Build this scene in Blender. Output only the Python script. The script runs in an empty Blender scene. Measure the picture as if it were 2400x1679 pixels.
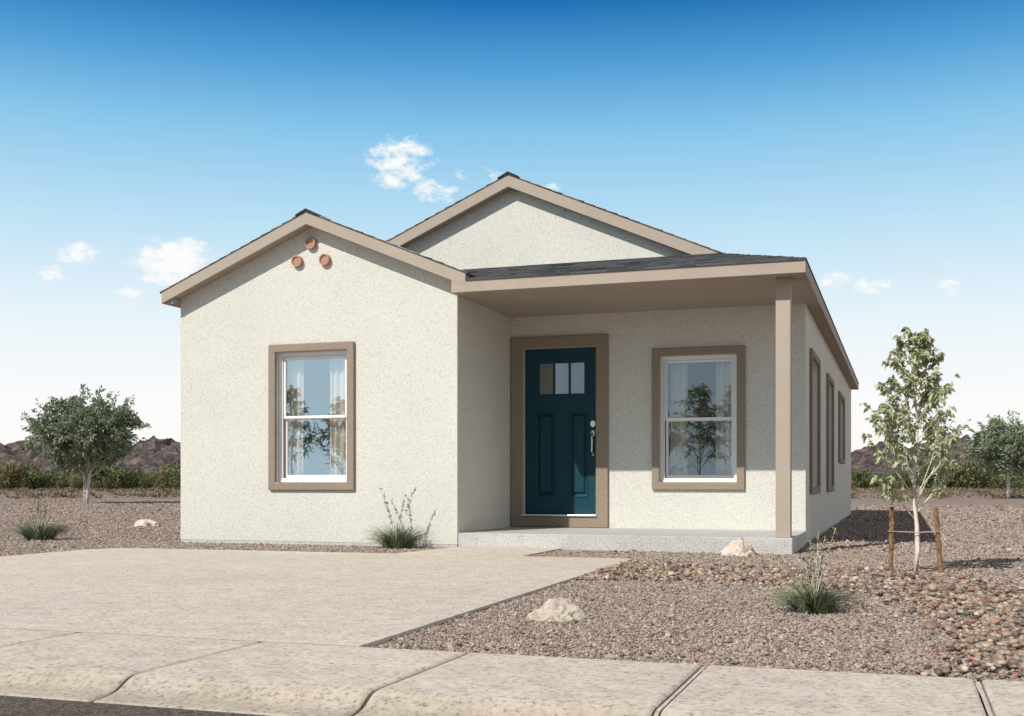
import bpy, bmesh, math, random
import numpy as np
from mathutils import Vector, Matrix, noise
from mathutils.geometry import tessellate_polygon

random.seed(7)
rng = np.random.default_rng(7)
S = bpy.context.scene
COL = S.collection
R = math.radians

# ------------------------------------------------------------------ camera
F = 2664.0            # focal length in pixels of a 2400 px wide picture
TH = R(18.86)         # the house front is turned this much from the view
HOR = 1130.0          # row of the horizon
CH = 0.72             # eye height
cT, sT = math.cos(TH), math.sin(TH)
cam = bpy.data.objects.new('camera', bpy.data.cameras.new('camera'))
COL.objects.link(cam)
cam.location = (0, 0, CH)
cam.rotation_euler = (R(90), 0, TH)
cam.data.sensor_width = 36
cam.data.lens = F / 2400 * 36
cam.data.shift_y = (HOR - 839.5) / 2400
cam.data.clip_start = 0.05
cam.data.clip_end = 6000
S.camera = cam


def G(px, py, z=0.0):
    """ground point (x, y) seen at a photo pixel, on the level z"""
    u = (px - 1200) / F
    d = (CH - z) * F / (py - HOR)
    y = d / (cT - sT * (u * cT - sT) / (cT + u * sT))
    return (y * (u * cT - sT) / (cT + u * sT), y)


def at_depth(px, d):
    u = (px - 1200) / F
    y = d / (cT - sT * (u * cT - sT) / (cT + u * sT))
    return (y * (u * cT - sT) / (cT + u * sT), y)


# ------------------------------------------------------------------ materials
def new_mat(name):
    m = bpy.data.materials.new(name)
    m.use_nodes = True
    nt = m.node_tree
    return m, nt, nt.nodes['Principled BSDF']


def N(nt, kind, **kw):
    n = nt.nodes.new(kind)
    for k, v in kw.items():
        if k in n.inputs:
            n.inputs[k].default_value = v
        else:
            setattr(n, k, v)
    return n


def ramp(nt, src, stops):
    r = nt.nodes.new('ShaderNodeValToRGB')
    el = r.color_ramp.elements
    while len(el) < len(stops):
        el.new(0.5)
    for e, (p, c) in zip(el, stops):
        e.position = p
        e.color = (*c, 1) if len(c) == 3 else c
    nt.links.new(src, r.inputs[0])
    return r


def mixc(nt, a, b, fac, mode='MIX'):
    m = nt.nodes.new('ShaderNodeMix')
    m.data_type = 'RGBA'
    m.blend_type = mode
    for i, v in ((0, fac), (6, a), (7, b)):
        if hasattr(v, 'links'):
            nt.links.new(v, m.inputs[i])
        elif i == 0:
            m.inputs[0].default_value = v
        else:
            m.inputs[i].default_value = (*v, 1)
    return m.outputs[2]


def bump(nt, src, strength, dist, prev=None):
    b = nt.nodes.new('ShaderNodeBump')
    b.inputs['Strength'].default_value = strength
    b.inputs['Distance'].default_value = dist
    nt.links.new(src, b.inputs['Height'])
    if prev is not None:
        nt.links.new(prev, b.inputs['Normal'])
    return b.outputs[0]


def pos(nt, scale=None):
    g = nt.nodes.new('ShaderNodeNewGeometry')
    if scale is None:
        return g.outputs['Position']
    m = nt.nodes.new('ShaderNodeMapping')
    m.inputs['Scale'].default_value = scale
    nt.links.new(g.outputs['Position'], m.inputs['Vector'])
    return m.outputs[0]


def noise_n(nt, vec, scale, detail=3, rough=0.55):
    n = N(nt, 'ShaderNodeTexNoise', Scale=scale, Detail=detail, Roughness=rough)
    nt.links.new(vec, n.inputs['Vector'])
    return n


def stucco(name, base, pit, b_dist=0.006, big=0.07):
    m, nt, p = new_mat(name)
    v = pos(nt)
    a = noise_n(nt, v, 92, 3, 0.65)
    vo = N(nt, 'ShaderNodeTexVoronoi', Scale=130)
    nt.links.new(v, vo.inputs['Vector'])
    lw = noise_n(nt, v, 0.9, 3)
    pitmask = ramp(nt, a.outputs[0], [(0.3, (0.85,) * 3), (0.5, (0, 0, 0))])
    c = mixc(nt, base, pit, pitmask.outputs[0])
    tint = ramp(nt, lw.outputs[0], [(0.3, (1 - big,) * 3), (0.7, (1, 1, 1))])
    c = mixc(nt, c, tint.outputs[0], 1.0, 'MULTIPLY')
    nt.links.new(c, p.inputs['Base Color'])
    p.inputs['Roughness'].default_value = 0.92
    n1 = bump(nt, a.outputs[0], 0.9, b_dist)
    n2 = bump(nt, vo.outputs['Distance'], 0.35, b_dist * 0.5, n1)
    nt.links.new(n2, p.inputs['Normal'])
    return m


def painted_wood(name, base, rough=0.6, grain=(14, 14, 1.2)):
    m, nt, p = new_mat(name)
    v = pos(nt, grain)
    a = noise_n(nt, v, 9, 5, 0.65)
    b = noise_n(nt, pos(nt), 3, 3)
    c = mixc(nt, tuple(x * 0.86 for x in base), tuple(min(1, x * 1.07) for x in base), a.outputs[0])
    t = ramp(nt, b.outputs[0], [(0.3, (0.93,) * 3), (0.7, (1, 1, 1))])
    c = mixc(nt, c, t.outputs[0], 1.0, 'MULTIPLY')
    nt.links.new(c, p.inputs['Base Color'])
    p.inputs['Roughness'].default_value = rough
    nt.links.new(bump(nt, a.outputs[0], 0.35, 0.004), p.inputs['Normal'])
    return m


def concrete(name, base, dark, fine=55, b=0.003, stretch=(1, 1, 1), kerb_dim=None):
    m, nt, p = new_mat(name)
    v = pos(nt)
    a = noise_n(nt, pos(nt, stretch), 7, 6, 0.68)
    f = noise_n(nt, v, fine, 4, 0.7)
    big = noise_n(nt, v, 0.8, 4, 0.6)
    c = mixc(nt, dark, base, ramp(nt, a.outputs[0], [(0.36, (0, 0, 0)), (0.58, (1, 1, 1))]).outputs[0])
    pits = ramp(nt, f.outputs[0], [(0.34, (0.42,) * 3), (0.44, (0.86,) * 3), (0.58, (1.02,) * 3)])
    c = mixc(nt, c, pits.outputs[0], 1.0, 'MULTIPLY')
    t = ramp(nt, big.outputs[0], [(0.32, (0.9, 0.9, 0.91)), (0.62, (1, 1, 1))])
    c = mixc(nt, c, t.outputs[0], 1.0, 'MULTIPLY')
    if kerb_dim is not None:      # kerb and gutter coloured darker to offset their sunlit brightness
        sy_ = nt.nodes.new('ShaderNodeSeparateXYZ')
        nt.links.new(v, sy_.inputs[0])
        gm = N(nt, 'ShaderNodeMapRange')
        gm.inputs['From Min'].default_value = kerb_dim + 0.03
        gm.inputs['From Max'].default_value = kerb_dim - 0.05
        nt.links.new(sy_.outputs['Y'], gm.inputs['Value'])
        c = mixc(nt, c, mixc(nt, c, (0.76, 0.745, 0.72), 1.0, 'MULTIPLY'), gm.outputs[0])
    nt.links.new(c, p.inputs['Base Color'])
    p.inputs['Roughness'].default_value = 0.9
    n1 = bump(nt, f.outputs[0], 0.6, b)
    nt.links.new(bump(nt, a.outputs[0], 0.4, b * 2.5, n1), p.inputs['Normal'])
    return m


def plain(name, base, rough=0.5, metal=0.0, var=0.06, scale=20):
    m, nt, p = new_mat(name)
    a = noise_n(nt, pos(nt), scale, 4)
    c = mixc(nt, tuple(x * (1 - var) for x in base), tuple(min(1, x * (1 + var)) for x in base), a.outputs[0])
    nt.links.new(c, p.inputs['Base Color'])
    p.inputs['Roughness'].default_value = rough
    p.inputs['Metallic'].default_value = metal
    return m


M = {}
M['stucco'] = stucco('cream_stucco', (0.67, 0.66, 0.6), (0.36, 0.35, 0.31))
M['trim'] = stucco('brown_stucco', (0.315, 0.255, 0.195), (0.12, 0.093, 0.07), 0.008)
M['fascia'] = painted_wood('taupe_board', (0.395, 0.33, 0.268), 0.75, (3, 3, 3))
M['post'] = painted_wood('taupe_post', (0.42, 0.35, 0.287), 0.75, (30, 30, 1.5))
M['slab'] = concrete('grey_concrete', (0.56, 0.55, 0.535), (0.5, 0.49, 0.475), 60, 0.003)
M['drive'] = concrete('beige_concrete', (0.685, 0.61, 0.515), (0.575, 0.505, 0.42), 48, 0.004, (1.2, 1.2, 1))
M['walk'] = concrete('pale_concrete', (0.665, 0.59, 0.495), (0.565, 0.495, 0.41), 48, 0.004, kerb_dim=3.431)
M['vinyl'] = plain('white_vinyl', (0.78, 0.77, 0.76), 0.35, 0, 0.02)
M['metal'] = plain('satin_nickel', (0.78, 0.77, 0.76), 0.28, 1.0, 0.03)
M['alu'] = plain('aluminium_sill', (0.75, 0.74, 0.74), 0.35, 0.7, 0.04)
M['terracotta'] = plain('terracotta', (0.43, 0.25, 0.185), 0.8, 0, 0.12, 30)
M['terradark'] = plain('terracotta_plug', (0.4, 0.225, 0.16), 0.85, 0, 0.12, 30)
M['inner'] = plain('inside_plaster', (0.5, 0.47, 0.43), 0.9)
M['tie'] = plain('pink_tie', (0.5, 0.31, 0.28), 0.6)
M['joint'] = plain('joint_filler', (0.16, 0.135, 0.11), 0.95, 0, 0.2, 60)


def door_mat():
    m, nt, p = new_mat('teal_door')
    v = pos(nt, (30, 30, 1.6))
    a = noise_n(nt, v, 5, 6, 0.65)
    w = N(nt, 'ShaderNodeTexWave', Scale=3.0, Distortion=6.0, Detail=3.0)
    nt.links.new(pos(nt, (9, 9, 0.5)), w.inputs['Vector'])
    c = mixc(nt, (0.0013, 0.033, 0.051), (0.0024, 0.054, 0.08), a.outputs[0])
    nt.links.new(c, p.inputs['Base Color'])
    p.inputs['Roughness'].default_value = 0.5
    p.inputs['Specular IOR Level'].default_value = 0.3
    n1 = bump(nt, a.outputs[0], 0.6, 0.003)
    nt.links.new(bump(nt, w.outputs[0], 0.25, 0.002, n1), p.inputs['Normal'])
    return m


M['door'] = door_mat()


def glass_mat(name='window_glass', fac=0.15, tint=(0.98, 0.99, 0.99)):
    m = bpy.data.materials.new(name)
    m.use_nodes = True
    nt = m.node_tree
    nt.nodes.clear()
    o = nt.nodes.new('ShaderNodeOutputMaterial')
    t = N(nt, 'ShaderNodeBsdfTransparent')
    t.inputs[0].default_value = (*tint, 1)
    g = N(nt, 'ShaderNodeBsdfGlossy')
    g.inputs['Roughness'].default_value = 0.0
    g.inputs[0].default_value = (0.92, 0.97, 1, 1)
    lw = N(nt, 'ShaderNodeLayerWeight', Blend=0.25)
    mr = N(nt, 'ShaderNodeMapRange')
    mr.inputs['To Min'].default_value = fac
    mr.inputs['To Max'].default_value = 1.0
    nt.links.new(lw.outputs['Fresnel'], mr.inputs['Value'])
    mx = N(nt, 'ShaderNodeMixShader')
    nt.links.new(mr.outputs[0], mx.inputs[0])
    nt.links.new(t.outputs[0], mx.inputs[1])
    nt.links.new(g.outputs[0], mx.inputs[2])
    nt.links.new(mx.outputs[0], o.inputs[0])
    return m


M['glass'] = glass_mat()


def curtain_mat():
    m, nt, p = new_mat('sheer_curtain')
    p.inputs['Base Color'].default_value = (0.87, 0.79, 0.7, 1)
    p.inputs['Roughness'].default_value = 0.9
    tr = N(nt, 'ShaderNodeBsdfTranslucent')
    tr.inputs[0].default_value = (0.87, 0.79, 0.7, 1)
    mx = N(nt, 'ShaderNodeMixShader')
    mx.inputs[0].default_value = 0.35
    nt.links.new(p.outputs[0], mx.inputs[1])
    nt.links.new(tr.outputs[0], mx.inputs[2])
    nt.links.new(mx.outputs[0], nt.nodes['Material Output'].inputs[0])
    return m


M['curtain'] = curtain_mat()


def shingle_mat():
    m, nt, p = new_mat('asphalt_shingle')
    v = pos(nt)
    vo = N(nt, 'ShaderNodeTexVoronoi', Scale=1.0)
    nt.links.new(pos(nt, (3.5, 9.0, 7.0)), vo.inputs['Vector'])
    f = noise_n(nt, v, 120, 4, 0.7)
    c0 = ramp(nt, vo.outputs['Color'], [(0.15, (0.018, 0.019, 0.023)), (0.85, (0.085, 0.088, 0.098))])
    c = mixc(nt, c0.outputs[0], ramp(nt, f.outputs[0], [(0.3, (0.45,) * 3), (0.7, (1.5, 1.5, 1.5))]).outputs[0], 1.0, 'MULTIPLY')
    nt.links.new(c, p.inputs['Base Color'])
    p.inputs['Roughness'].default_value = 0.9
    nt.links.new(bump(nt, f.outputs[0], 0.8, 0.004), p.inputs['Normal'])
    return m


M['shingle'] = shingle_mat()


def attr_mat(name, rough=0.85, gain=1.0, bump_scale=None, translucent=0.0, fine=None):
    """each stone or leaf has its own colour in the 'col' attribute"""
    m, nt, p = new_mat(name)
    a = N(nt, 'ShaderNodeAttribute', attribute_name='col')
    c = a.outputs['Color']
    if fine:
        f = noise_n(nt, pos(nt), fine, 3, 0.6)
        c = mixc(nt, c, ramp(nt, f.outputs[0], [(0.3, (0.72,) * 3), (0.7, (1.15,) * 3)]).outputs[0], 1.0, 'MULTIPLY')
        nt.links.new(bump(nt, f.outputs[0], 0.4, 0.003), p.inputs['Normal'])
    nt.links.new(c, p.inputs['Base Color'])
    p.inputs['Roughness'].default_value = rough
    if translucent:
        tr = N(nt, 'ShaderNodeBsdfTranslucent')
        nt.links.new(c, tr.inputs[0])
        mx = N(nt, 'ShaderNodeMixShader')
        mx.inputs[0].default_value = translucent
        nt.links.new(p.outputs[0], mx.inputs[1])
        nt.links.new(tr.outputs[0], mx.inputs[2])
        nt.links.new(mx.outputs[0], nt.nodes['Material Output'].inputs[0])
    return m


M['gravel'] = attr_mat('crushed_gravel', 0.9, fine=160)
M['cobble'] = attr_mat('river_cobble', 0.55, fine=60)
M['leaf'] = attr_mat('leaf', 0.5, translucent=0.3)
M['blade'] = attr_mat('grass_blade', 0.5, translucent=0.15)


def bark(name, base, dark, scale=(20, 20, 4)):
    m, nt, p = new_mat(name)
    a = noise_n(nt, pos(nt, scale), 3, 5, 0.65)
    c = mixc(nt, dark, base, ramp(nt, a.outputs[0], [(0.35, (0, 0, 0)), (0.58, (1, 1, 1))]).outputs[0])
    nt.links.new(c, p.inputs['Base Color'])
    p.inputs['Roughness'].default_value = 0.85
    nt.links.new(bump(nt, a.outputs[0], 0.6, 0.008), p.inputs['Normal'])
    return m


M['bark_pale'] = bark('pale_bark', (0.76, 0.68, 0.6), (0.6, 0.52, 0.44))
M['bark_grey'] = bark('grey_bark', (0.66, 0.61, 0.56), (0.42, 0.37, 0.33), (12, 12, 3))
M['stake'] = bark('stake_wood', (0.3, 0.175, 0.085), (0.07, 0.037, 0.02), (28, 28, 9))
M['twig'] = plain('dry_stalk', (0.66, 0.6, 0.5), 0.8)


def rock_mat(name, base, dark, shade):
    m, nt, p = new_mat(name)
    v = pos(nt)
    a = noise_n(nt, v, 14, 8, 0.7)
    b = noise_n(nt, v, 60, 5, 0.7)
    c = mixc(nt, dark, base, ramp(nt, a.outputs[0], [(0.33, (0, 0, 0)), (0.52, (1, 1, 1))]).outputs[0])
    c = mixc(nt, c, shade, ramp(nt, b.outputs[0], [(0.3, (0.75,) * 3), (0.45, (0, 0, 0))]).outputs[0])
    nt.links.new(c, p.inputs['Base Color'])
    p.inputs['Roughness'].default_value = 0.9
    n1 = bump(nt, b.outputs[0], 0.7, 0.006)
    nt.links.new(bump(nt, a.outputs[0], 0.8, 0.02, n1), p.inputs['Normal'])
    return m


M['rock_grey'] = rock_mat('pale_limestone', (0.55, 0.485, 0.4), (0.34, 0.29, 0.235), (0.16, 0.13, 0.1))
M['rock_pink'] = rock_mat('pinkish_limestone', (0.66, 0.565, 0.485), (0.5, 0.39, 0.315), (0.28, 0.2, 0.15))


def ground_mat():
    m, nt, p = new_mat('desert_gravel_ground')
    v = pos(nt)
    cols = [(0.0, (0.12, 0.088, 0.072)), (0.25, (0.22, 0.165, 0.135)), (0.5, (0.3, 0.232, 0.19)), (0.75, (0.38, 0.303, 0.255)), (1.0, (0.46, 0.385, 0.33))]
    lays = []
    for sc in (48, 26, 7):
        vo = N(nt, 'ShaderNodeTexVoronoi', Scale=sc)
        nt.links.new(v, vo.inputs['Vector'])
        sep = nt.nodes.new('ShaderNodeSeparateColor')
        nt.links.new(vo.outputs['Color'], sep.inputs[0])
        lays.append((ramp(nt, sep.outputs[0], cols).outputs[0], vo.outputs['Distance']))
    cd = nt.nodes.new('ShaderNodeSeparateXYZ')
    nt.links.new(v, cd.inputs[0])
    far = N(nt, 'ShaderNodeMapRange')
    nt.links.new(cd.outputs['Y'], far.inputs['Value'])
    far.inputs['From Min'].default_value = 10
    far.inputs['From Max'].default_value = 26
    c = mixc(nt, lays[0][0], lays[1][0], far.outputs[0])
    mid = noise_n(nt, v, 1.3, 6, 0.7)
    c = mixc(nt, c, ramp(nt, mid.outputs[0], [(0.3, (0.84, 0.82, 0.8)), (0.7, (1.08, 1.06, 1.04))]).outputs[0], 1.0, 'MULTIPLY')
    big = noise_n(nt, v, 0.05, 5, 0.6)
    far2 = N(nt, 'ShaderNodeMapRange')
    nt.links.new(cd.outputs['Y'], far2.inputs['Value'])
    far2.inputs['From Min'].default_value = 34
    far2.inputs['From Max'].default_value = 75
    desert = ramp(nt, noise_n(nt, pos(nt, (1, 0.25, 1)), 0.9, 6, 0.75).outputs[0], [(0.36, (0.085, 0.06, 0.047)), (0.5, (0.215, 0.16, 0.128)), (0.7, (0.31, 0.238, 0.195))]).outputs[0]
    c = mixc(nt, c, desert, far2.outputs[0])
    c = mixc(nt, c, ramp(nt, big.outputs[0], [(0.3, (0.88, 0.86, 0.85)), (0.7, (1.05, 1.04, 1.03))]).outputs[0], 1.0, 'MULTIPLY')
    nt.links.new(c, p.inputs['Base Color'])
    p.inputs['Roughness'].default_value = 0.95
    inv = N(nt, 'ShaderNodeMath', operation='SUBTRACT')
    inv.inputs[0].default_value = 1.0
    nt.links.new(lays[1][1], inv.inputs[1])
    nt.links.new(bump(nt, inv.outputs[0], 0.8, 0.02), p.inputs['Normal'])
    return m


M['ground'] = ground_mat()


def asphalt_mat():
    m, nt, p = new_mat('asphalt')
    v = pos(nt)
    vo = N(nt, 'ShaderNodeTexVoronoi', Scale=130)
    nt.links.new(v, vo.inputs['Vector'])
    sep = nt.nodes.new('ShaderNodeSeparateColor')
    nt.links.new(vo.outputs['Color'], sep.inputs[0])
    c = ramp(nt, sep.outputs[0], [(0, (0.03, 0.023, 0.018)), (0.6, (0.09, 0.07, 0.056)), (1, (0.2, 0.16, 0.13))])
    nt.links.new(c.outputs[0], p.inputs['Base Color'])
    p.inputs['Roughness'].default_value = 0.9
    nt.links.new(bump(nt, vo.outputs['Distance'], 0.7, 0.005), p.inputs['Normal'])
    return m


M['asphalt'] = asphalt_mat()


def hill_mat():
    m, nt, p = new_mat('dark_desert_rock')
    v = pos(nt)
    a = noise_n(nt, v, 0.22, 8, 0.72)
    b = noise_n(nt, v, 0.9, 6, 0.7)
    c = ramp(nt, a.outputs[0], [(0.36, (0.045, 0.034, 0.036)), (0.5, (0.135, 0.1, 0.097)), (0.64, (0.32, 0.24, 0.215))])
    c2 = mixc(nt, c.outputs[0], ramp(nt, b.outputs[0], [(0.35, (0.55,) * 3), (0.65, (1.25,) * 3)]).outputs[0], 1.0, 'MULTIPLY')
    nt.links.new(c2, p.inputs['Base Color'])
    p.inputs['Roughness'].default_value = 0.95
    n1 = bump(nt, b.outputs[0], 1.0, 0.7)
    nt.links.new(bump(nt, a.outputs[0], 1.0, 2.5, n1), p.inputs['Normal'])
    return m


M['hill'] = hill_mat()


# ------------------------------------------------------------------ mesh helpers
def link(name, bm, mat, parent=None, smooth=False, recalc=True, bev=0.0):
    if recalc:
        bmesh.ops.recalc_face_normals(bm, faces=bm.faces)
    me = bpy.data.meshes.new(name)
    bm.to_mesh(me)
    bm.free()
    me.materials.append(mat)
    if smooth:
        me.polygons.foreach_set('use_smooth', [True] * len(me.polygons))
    o = bpy.data.objects.new(name, me)
    COL.objects.link(o)
    if parent is not None:
        o.parent = parent
    if bev:
        b = o.modifiers.new('bevel', 'BEVEL')
        b.width = bev
        b.segments = 2
        b.limit_method = 'ANGLE'
        b.angle_limit = R(40)
    return o


def np_mesh(name, verts, faces, mat, parent=None, cols=None, smooth=False):
    """faces: (n, k) array; cols: one colour per vertex"""
    me = bpy.data.meshes.new(name)
    verts = np.asarray(verts, np.float32)
    faces = np.asarray(faces, np.int32)
    n, k = faces.shape
    me.vertices.add(len(verts))
    me.vertices.foreach_set('co', verts.ravel())
    me.loops.add(n * k)
    me.loops.foreach_set('vertex_index', faces.ravel())
    me.polygons.add(n)
    me.polygons.foreach_set('loop_start', np.arange(0, n * k, k, dtype=np.int32))
    me.polygons.foreach_set('loop_total', np.full(n, k, np.int32))
    me.polygons.foreach_set('use_smooth', np.full(n, smooth))
    if cols is not None:
        a = me.attributes.new('col', 'FLOAT_COLOR', 'POINT')
        c = np.ones((len(verts), 4), np.float32)
        c[:, :3] = cols
        a.data.foreach_set('color', c.ravel())
    me.update(calc_edges=True)
    me.validate()
    me.materials.append(mat)
    o = bpy.data.objects.new(name, me)
    COL.objects.link(o)
    if parent is not None:
        o.parent = parent
    return o


def prism(bm, loops, f, c0, c1):
    """extrude a polygon (outer loop, then holes) from depth c0 to c1; f maps (a, b, c) to space"""
    flat = [p for l in loops for p in l]
    tris = tessellate_polygon([[Vector((a, b, 0)) for a, b in l] for l in loops])
    v0 = [bm.verts.new(f(a, b, c0)) for a, b in flat]
    v1 = [bm.verts.new(f(a, b, c1)) for a, b in flat]
    for t in tris:
        try:
            bm.faces.new([v0[i] for i in t])
            bm.faces.new([v1[i] for i in reversed(t)])
        except ValueError:
            pass
    k = 0
    for l in loops:
        n = len(l)
        for i in range(n):
            a, b = k + i, k + (i + 1) % n
            bm.faces.new((v0[a], v0[b], v1[b], v1[a]))
        k += n


def rect(a0, b0, a1, b1):
    return [(a0, b0), (a1, b0), (a1, b1), (a0, b1)]


def box(bm, x0, y0, z0, x1, y1, z1):
    prism(bm, [rect(x0, y0, x1, y1)], lambda a, b, c: (a, b, c), z0, z1)


def XZ(y):
    return lambda a, b, c: (a, y + c, b)        # a wall facing the street


def YZ(x):
    return lambda a, b, c: (x - c, a, b)        # a wall facing right


def tube(bm, pts, rad, n=7, cap=True):
    pts = [Vector(p) for p in pts]
    rings = []
    up = Vector((0.13, 0.29, 1)).normalized()
    for i, p in enumerate(pts):
        t = (pts[min(i + 1, len(pts) - 1)] - pts[max(i - 1, 0)]).normalized()
        a = t.cross(up if abs(t.dot(up)) < 0.95 else Vector((1, 0, 0))).normalized()
        b = t.cross(a)
        r = rad[i] if hasattr(rad, '__len__') else rad
        rings.append([bm.verts.new(p + (a * math.cos(q) + b * math.sin(q)) * r) for q in [2 * math.pi * k / n for k in range(n)]])
    for r0, r1 in zip(rings, rings[1:]):
        for k in range(n):
            bm.faces.new((r0[k], r0[(k + 1) % n], r1[(k + 1) % n], r1[k]))
    if cap:
        bm.faces.new(rings[0])
        bm.faces.new(list(reversed(rings[-1])))


def lathe(bm, profile, f, n=32):
    """profile: (radius, depth) pairs turned round an axis; f maps (a, b, c) to space"""
    rings = [[bm.verts.new(f(r * math.cos(2 * math.pi * k / n), r * math.sin(2 * math.pi * k / n), c)) for k in range(n)] for r, c in profile]
    for r0, r1 in zip(rings, rings[1:]):
        for k in range(n):
            bm.faces.new((r0[k], r0[(k + 1) % n], r1[(k + 1) % n], r1[k]))
    bm.faces.new(rings[0])
    bm.faces.new(list(reversed(rings[-1])))


def tag(o, label=None, cat=None, group=None, kind=None):
    for k, v in (('label', label), ('category', cat), ('group', group), ('kind', kind)):
        if v:
            o[k] = v
    return o


def empty(name, loc=(0, 0, 0), rz=0.0):
    o = bpy.data.objects.new(name, None)
    COL.objects.link(o)
    o.location = loc
    o.rotation_euler = (0, 0, rz)
    o.empty_display_size = 0.2
    return o


def copy_tree(o, parent=None):
    c = o.copy()
    COL.objects.link(c)
    if parent is not None:
        c.parent = parent
    for ch in [x for x in bpy.data.objects if x.parent == o]:
        copy_tree(ch, c)
    return c


# ------------------------------------------------------------------ house
YG, YW, YB = 11.42, 13.2, 25.75          # gable front, porch wall, back wall
XL, XM, XR = -8.03, -4.525, -1.01        # left wall, gable's right wall, right wall
YF = 11.235                              # front fascia
OV = 0.15
SLAB, SOF = 0.17, 2.735
WB = 0.045                               # lower edge of the stucco
EAVE = 2.88                              # top of the fascia at the eave
SM = 0.435                               # main roof pitch
RX, RZ = -4.51, EAVE + 3.65 * SM         # main ridge
GX, GZ, SG = -6.2625, 3.742, 0.416       # small gable ridge, pitch
GE = GZ - 1.9 * SG
FD = 0.15                                # fascia depth

house = empty('house', (-4.5, 18, 0))
tag(house, 'single storey cream stucco house with taupe trim, covered porch and teal door', 'house')
HM = Matrix.Translation((4.5, -18, 0))


def hp(name, bm, mat, parent=None, **kw):
    """a part of the house (or of a part of it), modelled in place"""
    bmesh.ops.transform(bm, matrix=HM, verts=bm.verts)
    return link(name, bm, mat, parent or house, **kw)


WZ0, WZ1 = 0.717, 2.195
TW = 0.092
winG = (-6.742, -5.839)
winP = (-2.672, -1.777)
side = [(13.86, 15.12, 0.66, 2.21), (17.07, 18.32, 0.66, 2.21), (20.4, 22.0, 1.14, 2.2)]
DX0, DX1, DZ0, DZ1 = -4.359, -3.444, 0.329, 2.344

wb = bmesh.new()
T = 0.15
ug = 0.03     # the wall stops this far below the roof line


def roof_z(x):
    return RZ - abs(x - RX) * SM


def gab_z(x):
    return GZ - abs(x - GX) * SG


prism(wb, [[(XL, WB), (XM, WB), (XM, gab_z(XM) - 0.06), (GX, GZ - 0.06), (XL, gab_z(XL) - 0.06)], rect(winG[0], WZ0, winG[1], WZ1)], XZ(YG), 0, T)
prism(wb, [[(YG + T, WB), (YW, WB), (YW, SOF + 0.15), (YG + T, SOF + 0.15)]], YZ(XM), 0, T)
prism(wb, [[(XM - T, WB), (XR, WB), (XR, roof_z(XR) - 0.06), (RX, RZ - 0.06), (XM - T, roof_z(XM - T) - 0.06)],
           rect(DX0, DZ0 - 0.03, DX1, DZ1), rect(winP[0], WZ0, winP[1], WZ1)], XZ(YW), 0, T)
prism(wb, [[(XL, SOF), (XM - T, SOF), (XM - T, roof_z(XM - T) - 0.06), (XL, roof_z(XL) - 0.06)]], XZ(YW), 0, T)
prism(wb, [[(YW + T, WB), (YB - T, WB), (YB - T, SOF + 0.2), (YW + T, SOF + 0.2)]] + [rect(a, b0, b, b1) for a, b, b0, b1 in side], YZ(XR), 0, T)
prism(wb, [[(YG + T, WB), (YB - T, WB), (YB - T, SOF + 0.2), (YG + T, SOF + 0.2)]], YZ(XL + T), 0, T)
prism(wb, [[(XL, WB), (XR, WB), (XR, roof_z(XR) - 0.06), (RX, RZ - 0.06), (XL, roof_z(XL) - 0.06)]], XZ(YB - T), 0, T)
hp('wall', wb, M['stucco'])

fb = bmesh.new()
box(fb, XL + 0.003, YG + 0.003, -0.2, XM - 0.003, YW, WB - 0.002)
box(fb, XL + 0.003, YW, -0.2, XR - 0.003, YB - 0.003, WB - 0.002)
hp('foundation', fb, M['slab'])
ib = bmesh.new()
box(ib, XL + T, YG + T, WB, XM - T, YW, SLAB)
box(ib, XL + T, YW + T, WB, XR - T, YB - T, SLAB)
hp('inside_floor', ib, M['inner'])
cb = bmesh.new()
box(cb, XL + T + 0.002, YG + T + 0.002, SOF + 0.02, XM - T - 0.002, YW - 0.002, SOF + 0.06)
box(cb, XL + T + 0.002, YW + T + 0.002, SOF + 0.02, XR - T - 0.002, YB - T - 0.002, SOF + 0.06)
hp('inside_ceiling', cb, M['inner'])

sb = bmesh.new()
prism(sb, [[(XM + 0.002, YG + 0.012), (-1.0, YG + 0.012), (-1.0, YW - 0.004), (XM + 0.002, YW - 0.004)]], lambda a, b, c: (a, b, c), -0.15, SLAB)
hp('porch_slab', sb, M['slab'], bev=0.008)

pb = bmesh.new()
box(pb, -1.166, YG + 0.05, SLAB + 0.001, -1.022, YG + 0.194, SOF)
hp('porch_post', pb, M['post'], bev=0.006)

# fascias (front boards, rakes, eaves)
f = bmesh.new()
FT = 0.035
gl, gr = -8.164, -4.36


def chev(x0, x1, rx, zf, d):
    pts_t = [(x0, zf(x0)), (rx, zf(rx)), (x1, zf(x1))] if x0 < rx < x1 else [(x0, zf(x0)), (x1, zf(x1))]
    return pts_t + [(x, z - d) for x, z in reversed(pts_t)]


prism(f, [chev(gl, gr, GX, gab_z, FD)], XZ(YF), 0, FT)
prism(f, [rect(XM + 0.003, SOF - 0.002, XR + OV, EAVE)], XZ(YF + 0.002), 0, FT)
prism(f, [rect(YF + 0.002 + FT, SOF - 0.002, YB + OV, EAVE)], YZ(XR + OV), 0, FT)
prism(f, [rect(YF + FT, GE - FD, YB + OV, GE - 0.01)], YZ(gl + FT), 0, FT)
prism(f, [chev(-6.24, -1.86, RX, roof_z, FD + 0.01)], XZ(YW - OV), 0, FT)
# the small gable's right eave returns over the porch roof
prism(f, [rect(YF + FT, SOF + 0.05, YW - 0.01, GE - 0.008)], YZ(gr), 0, FT)
hp('fascia', f, M['fascia'], bev=0.004)

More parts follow.
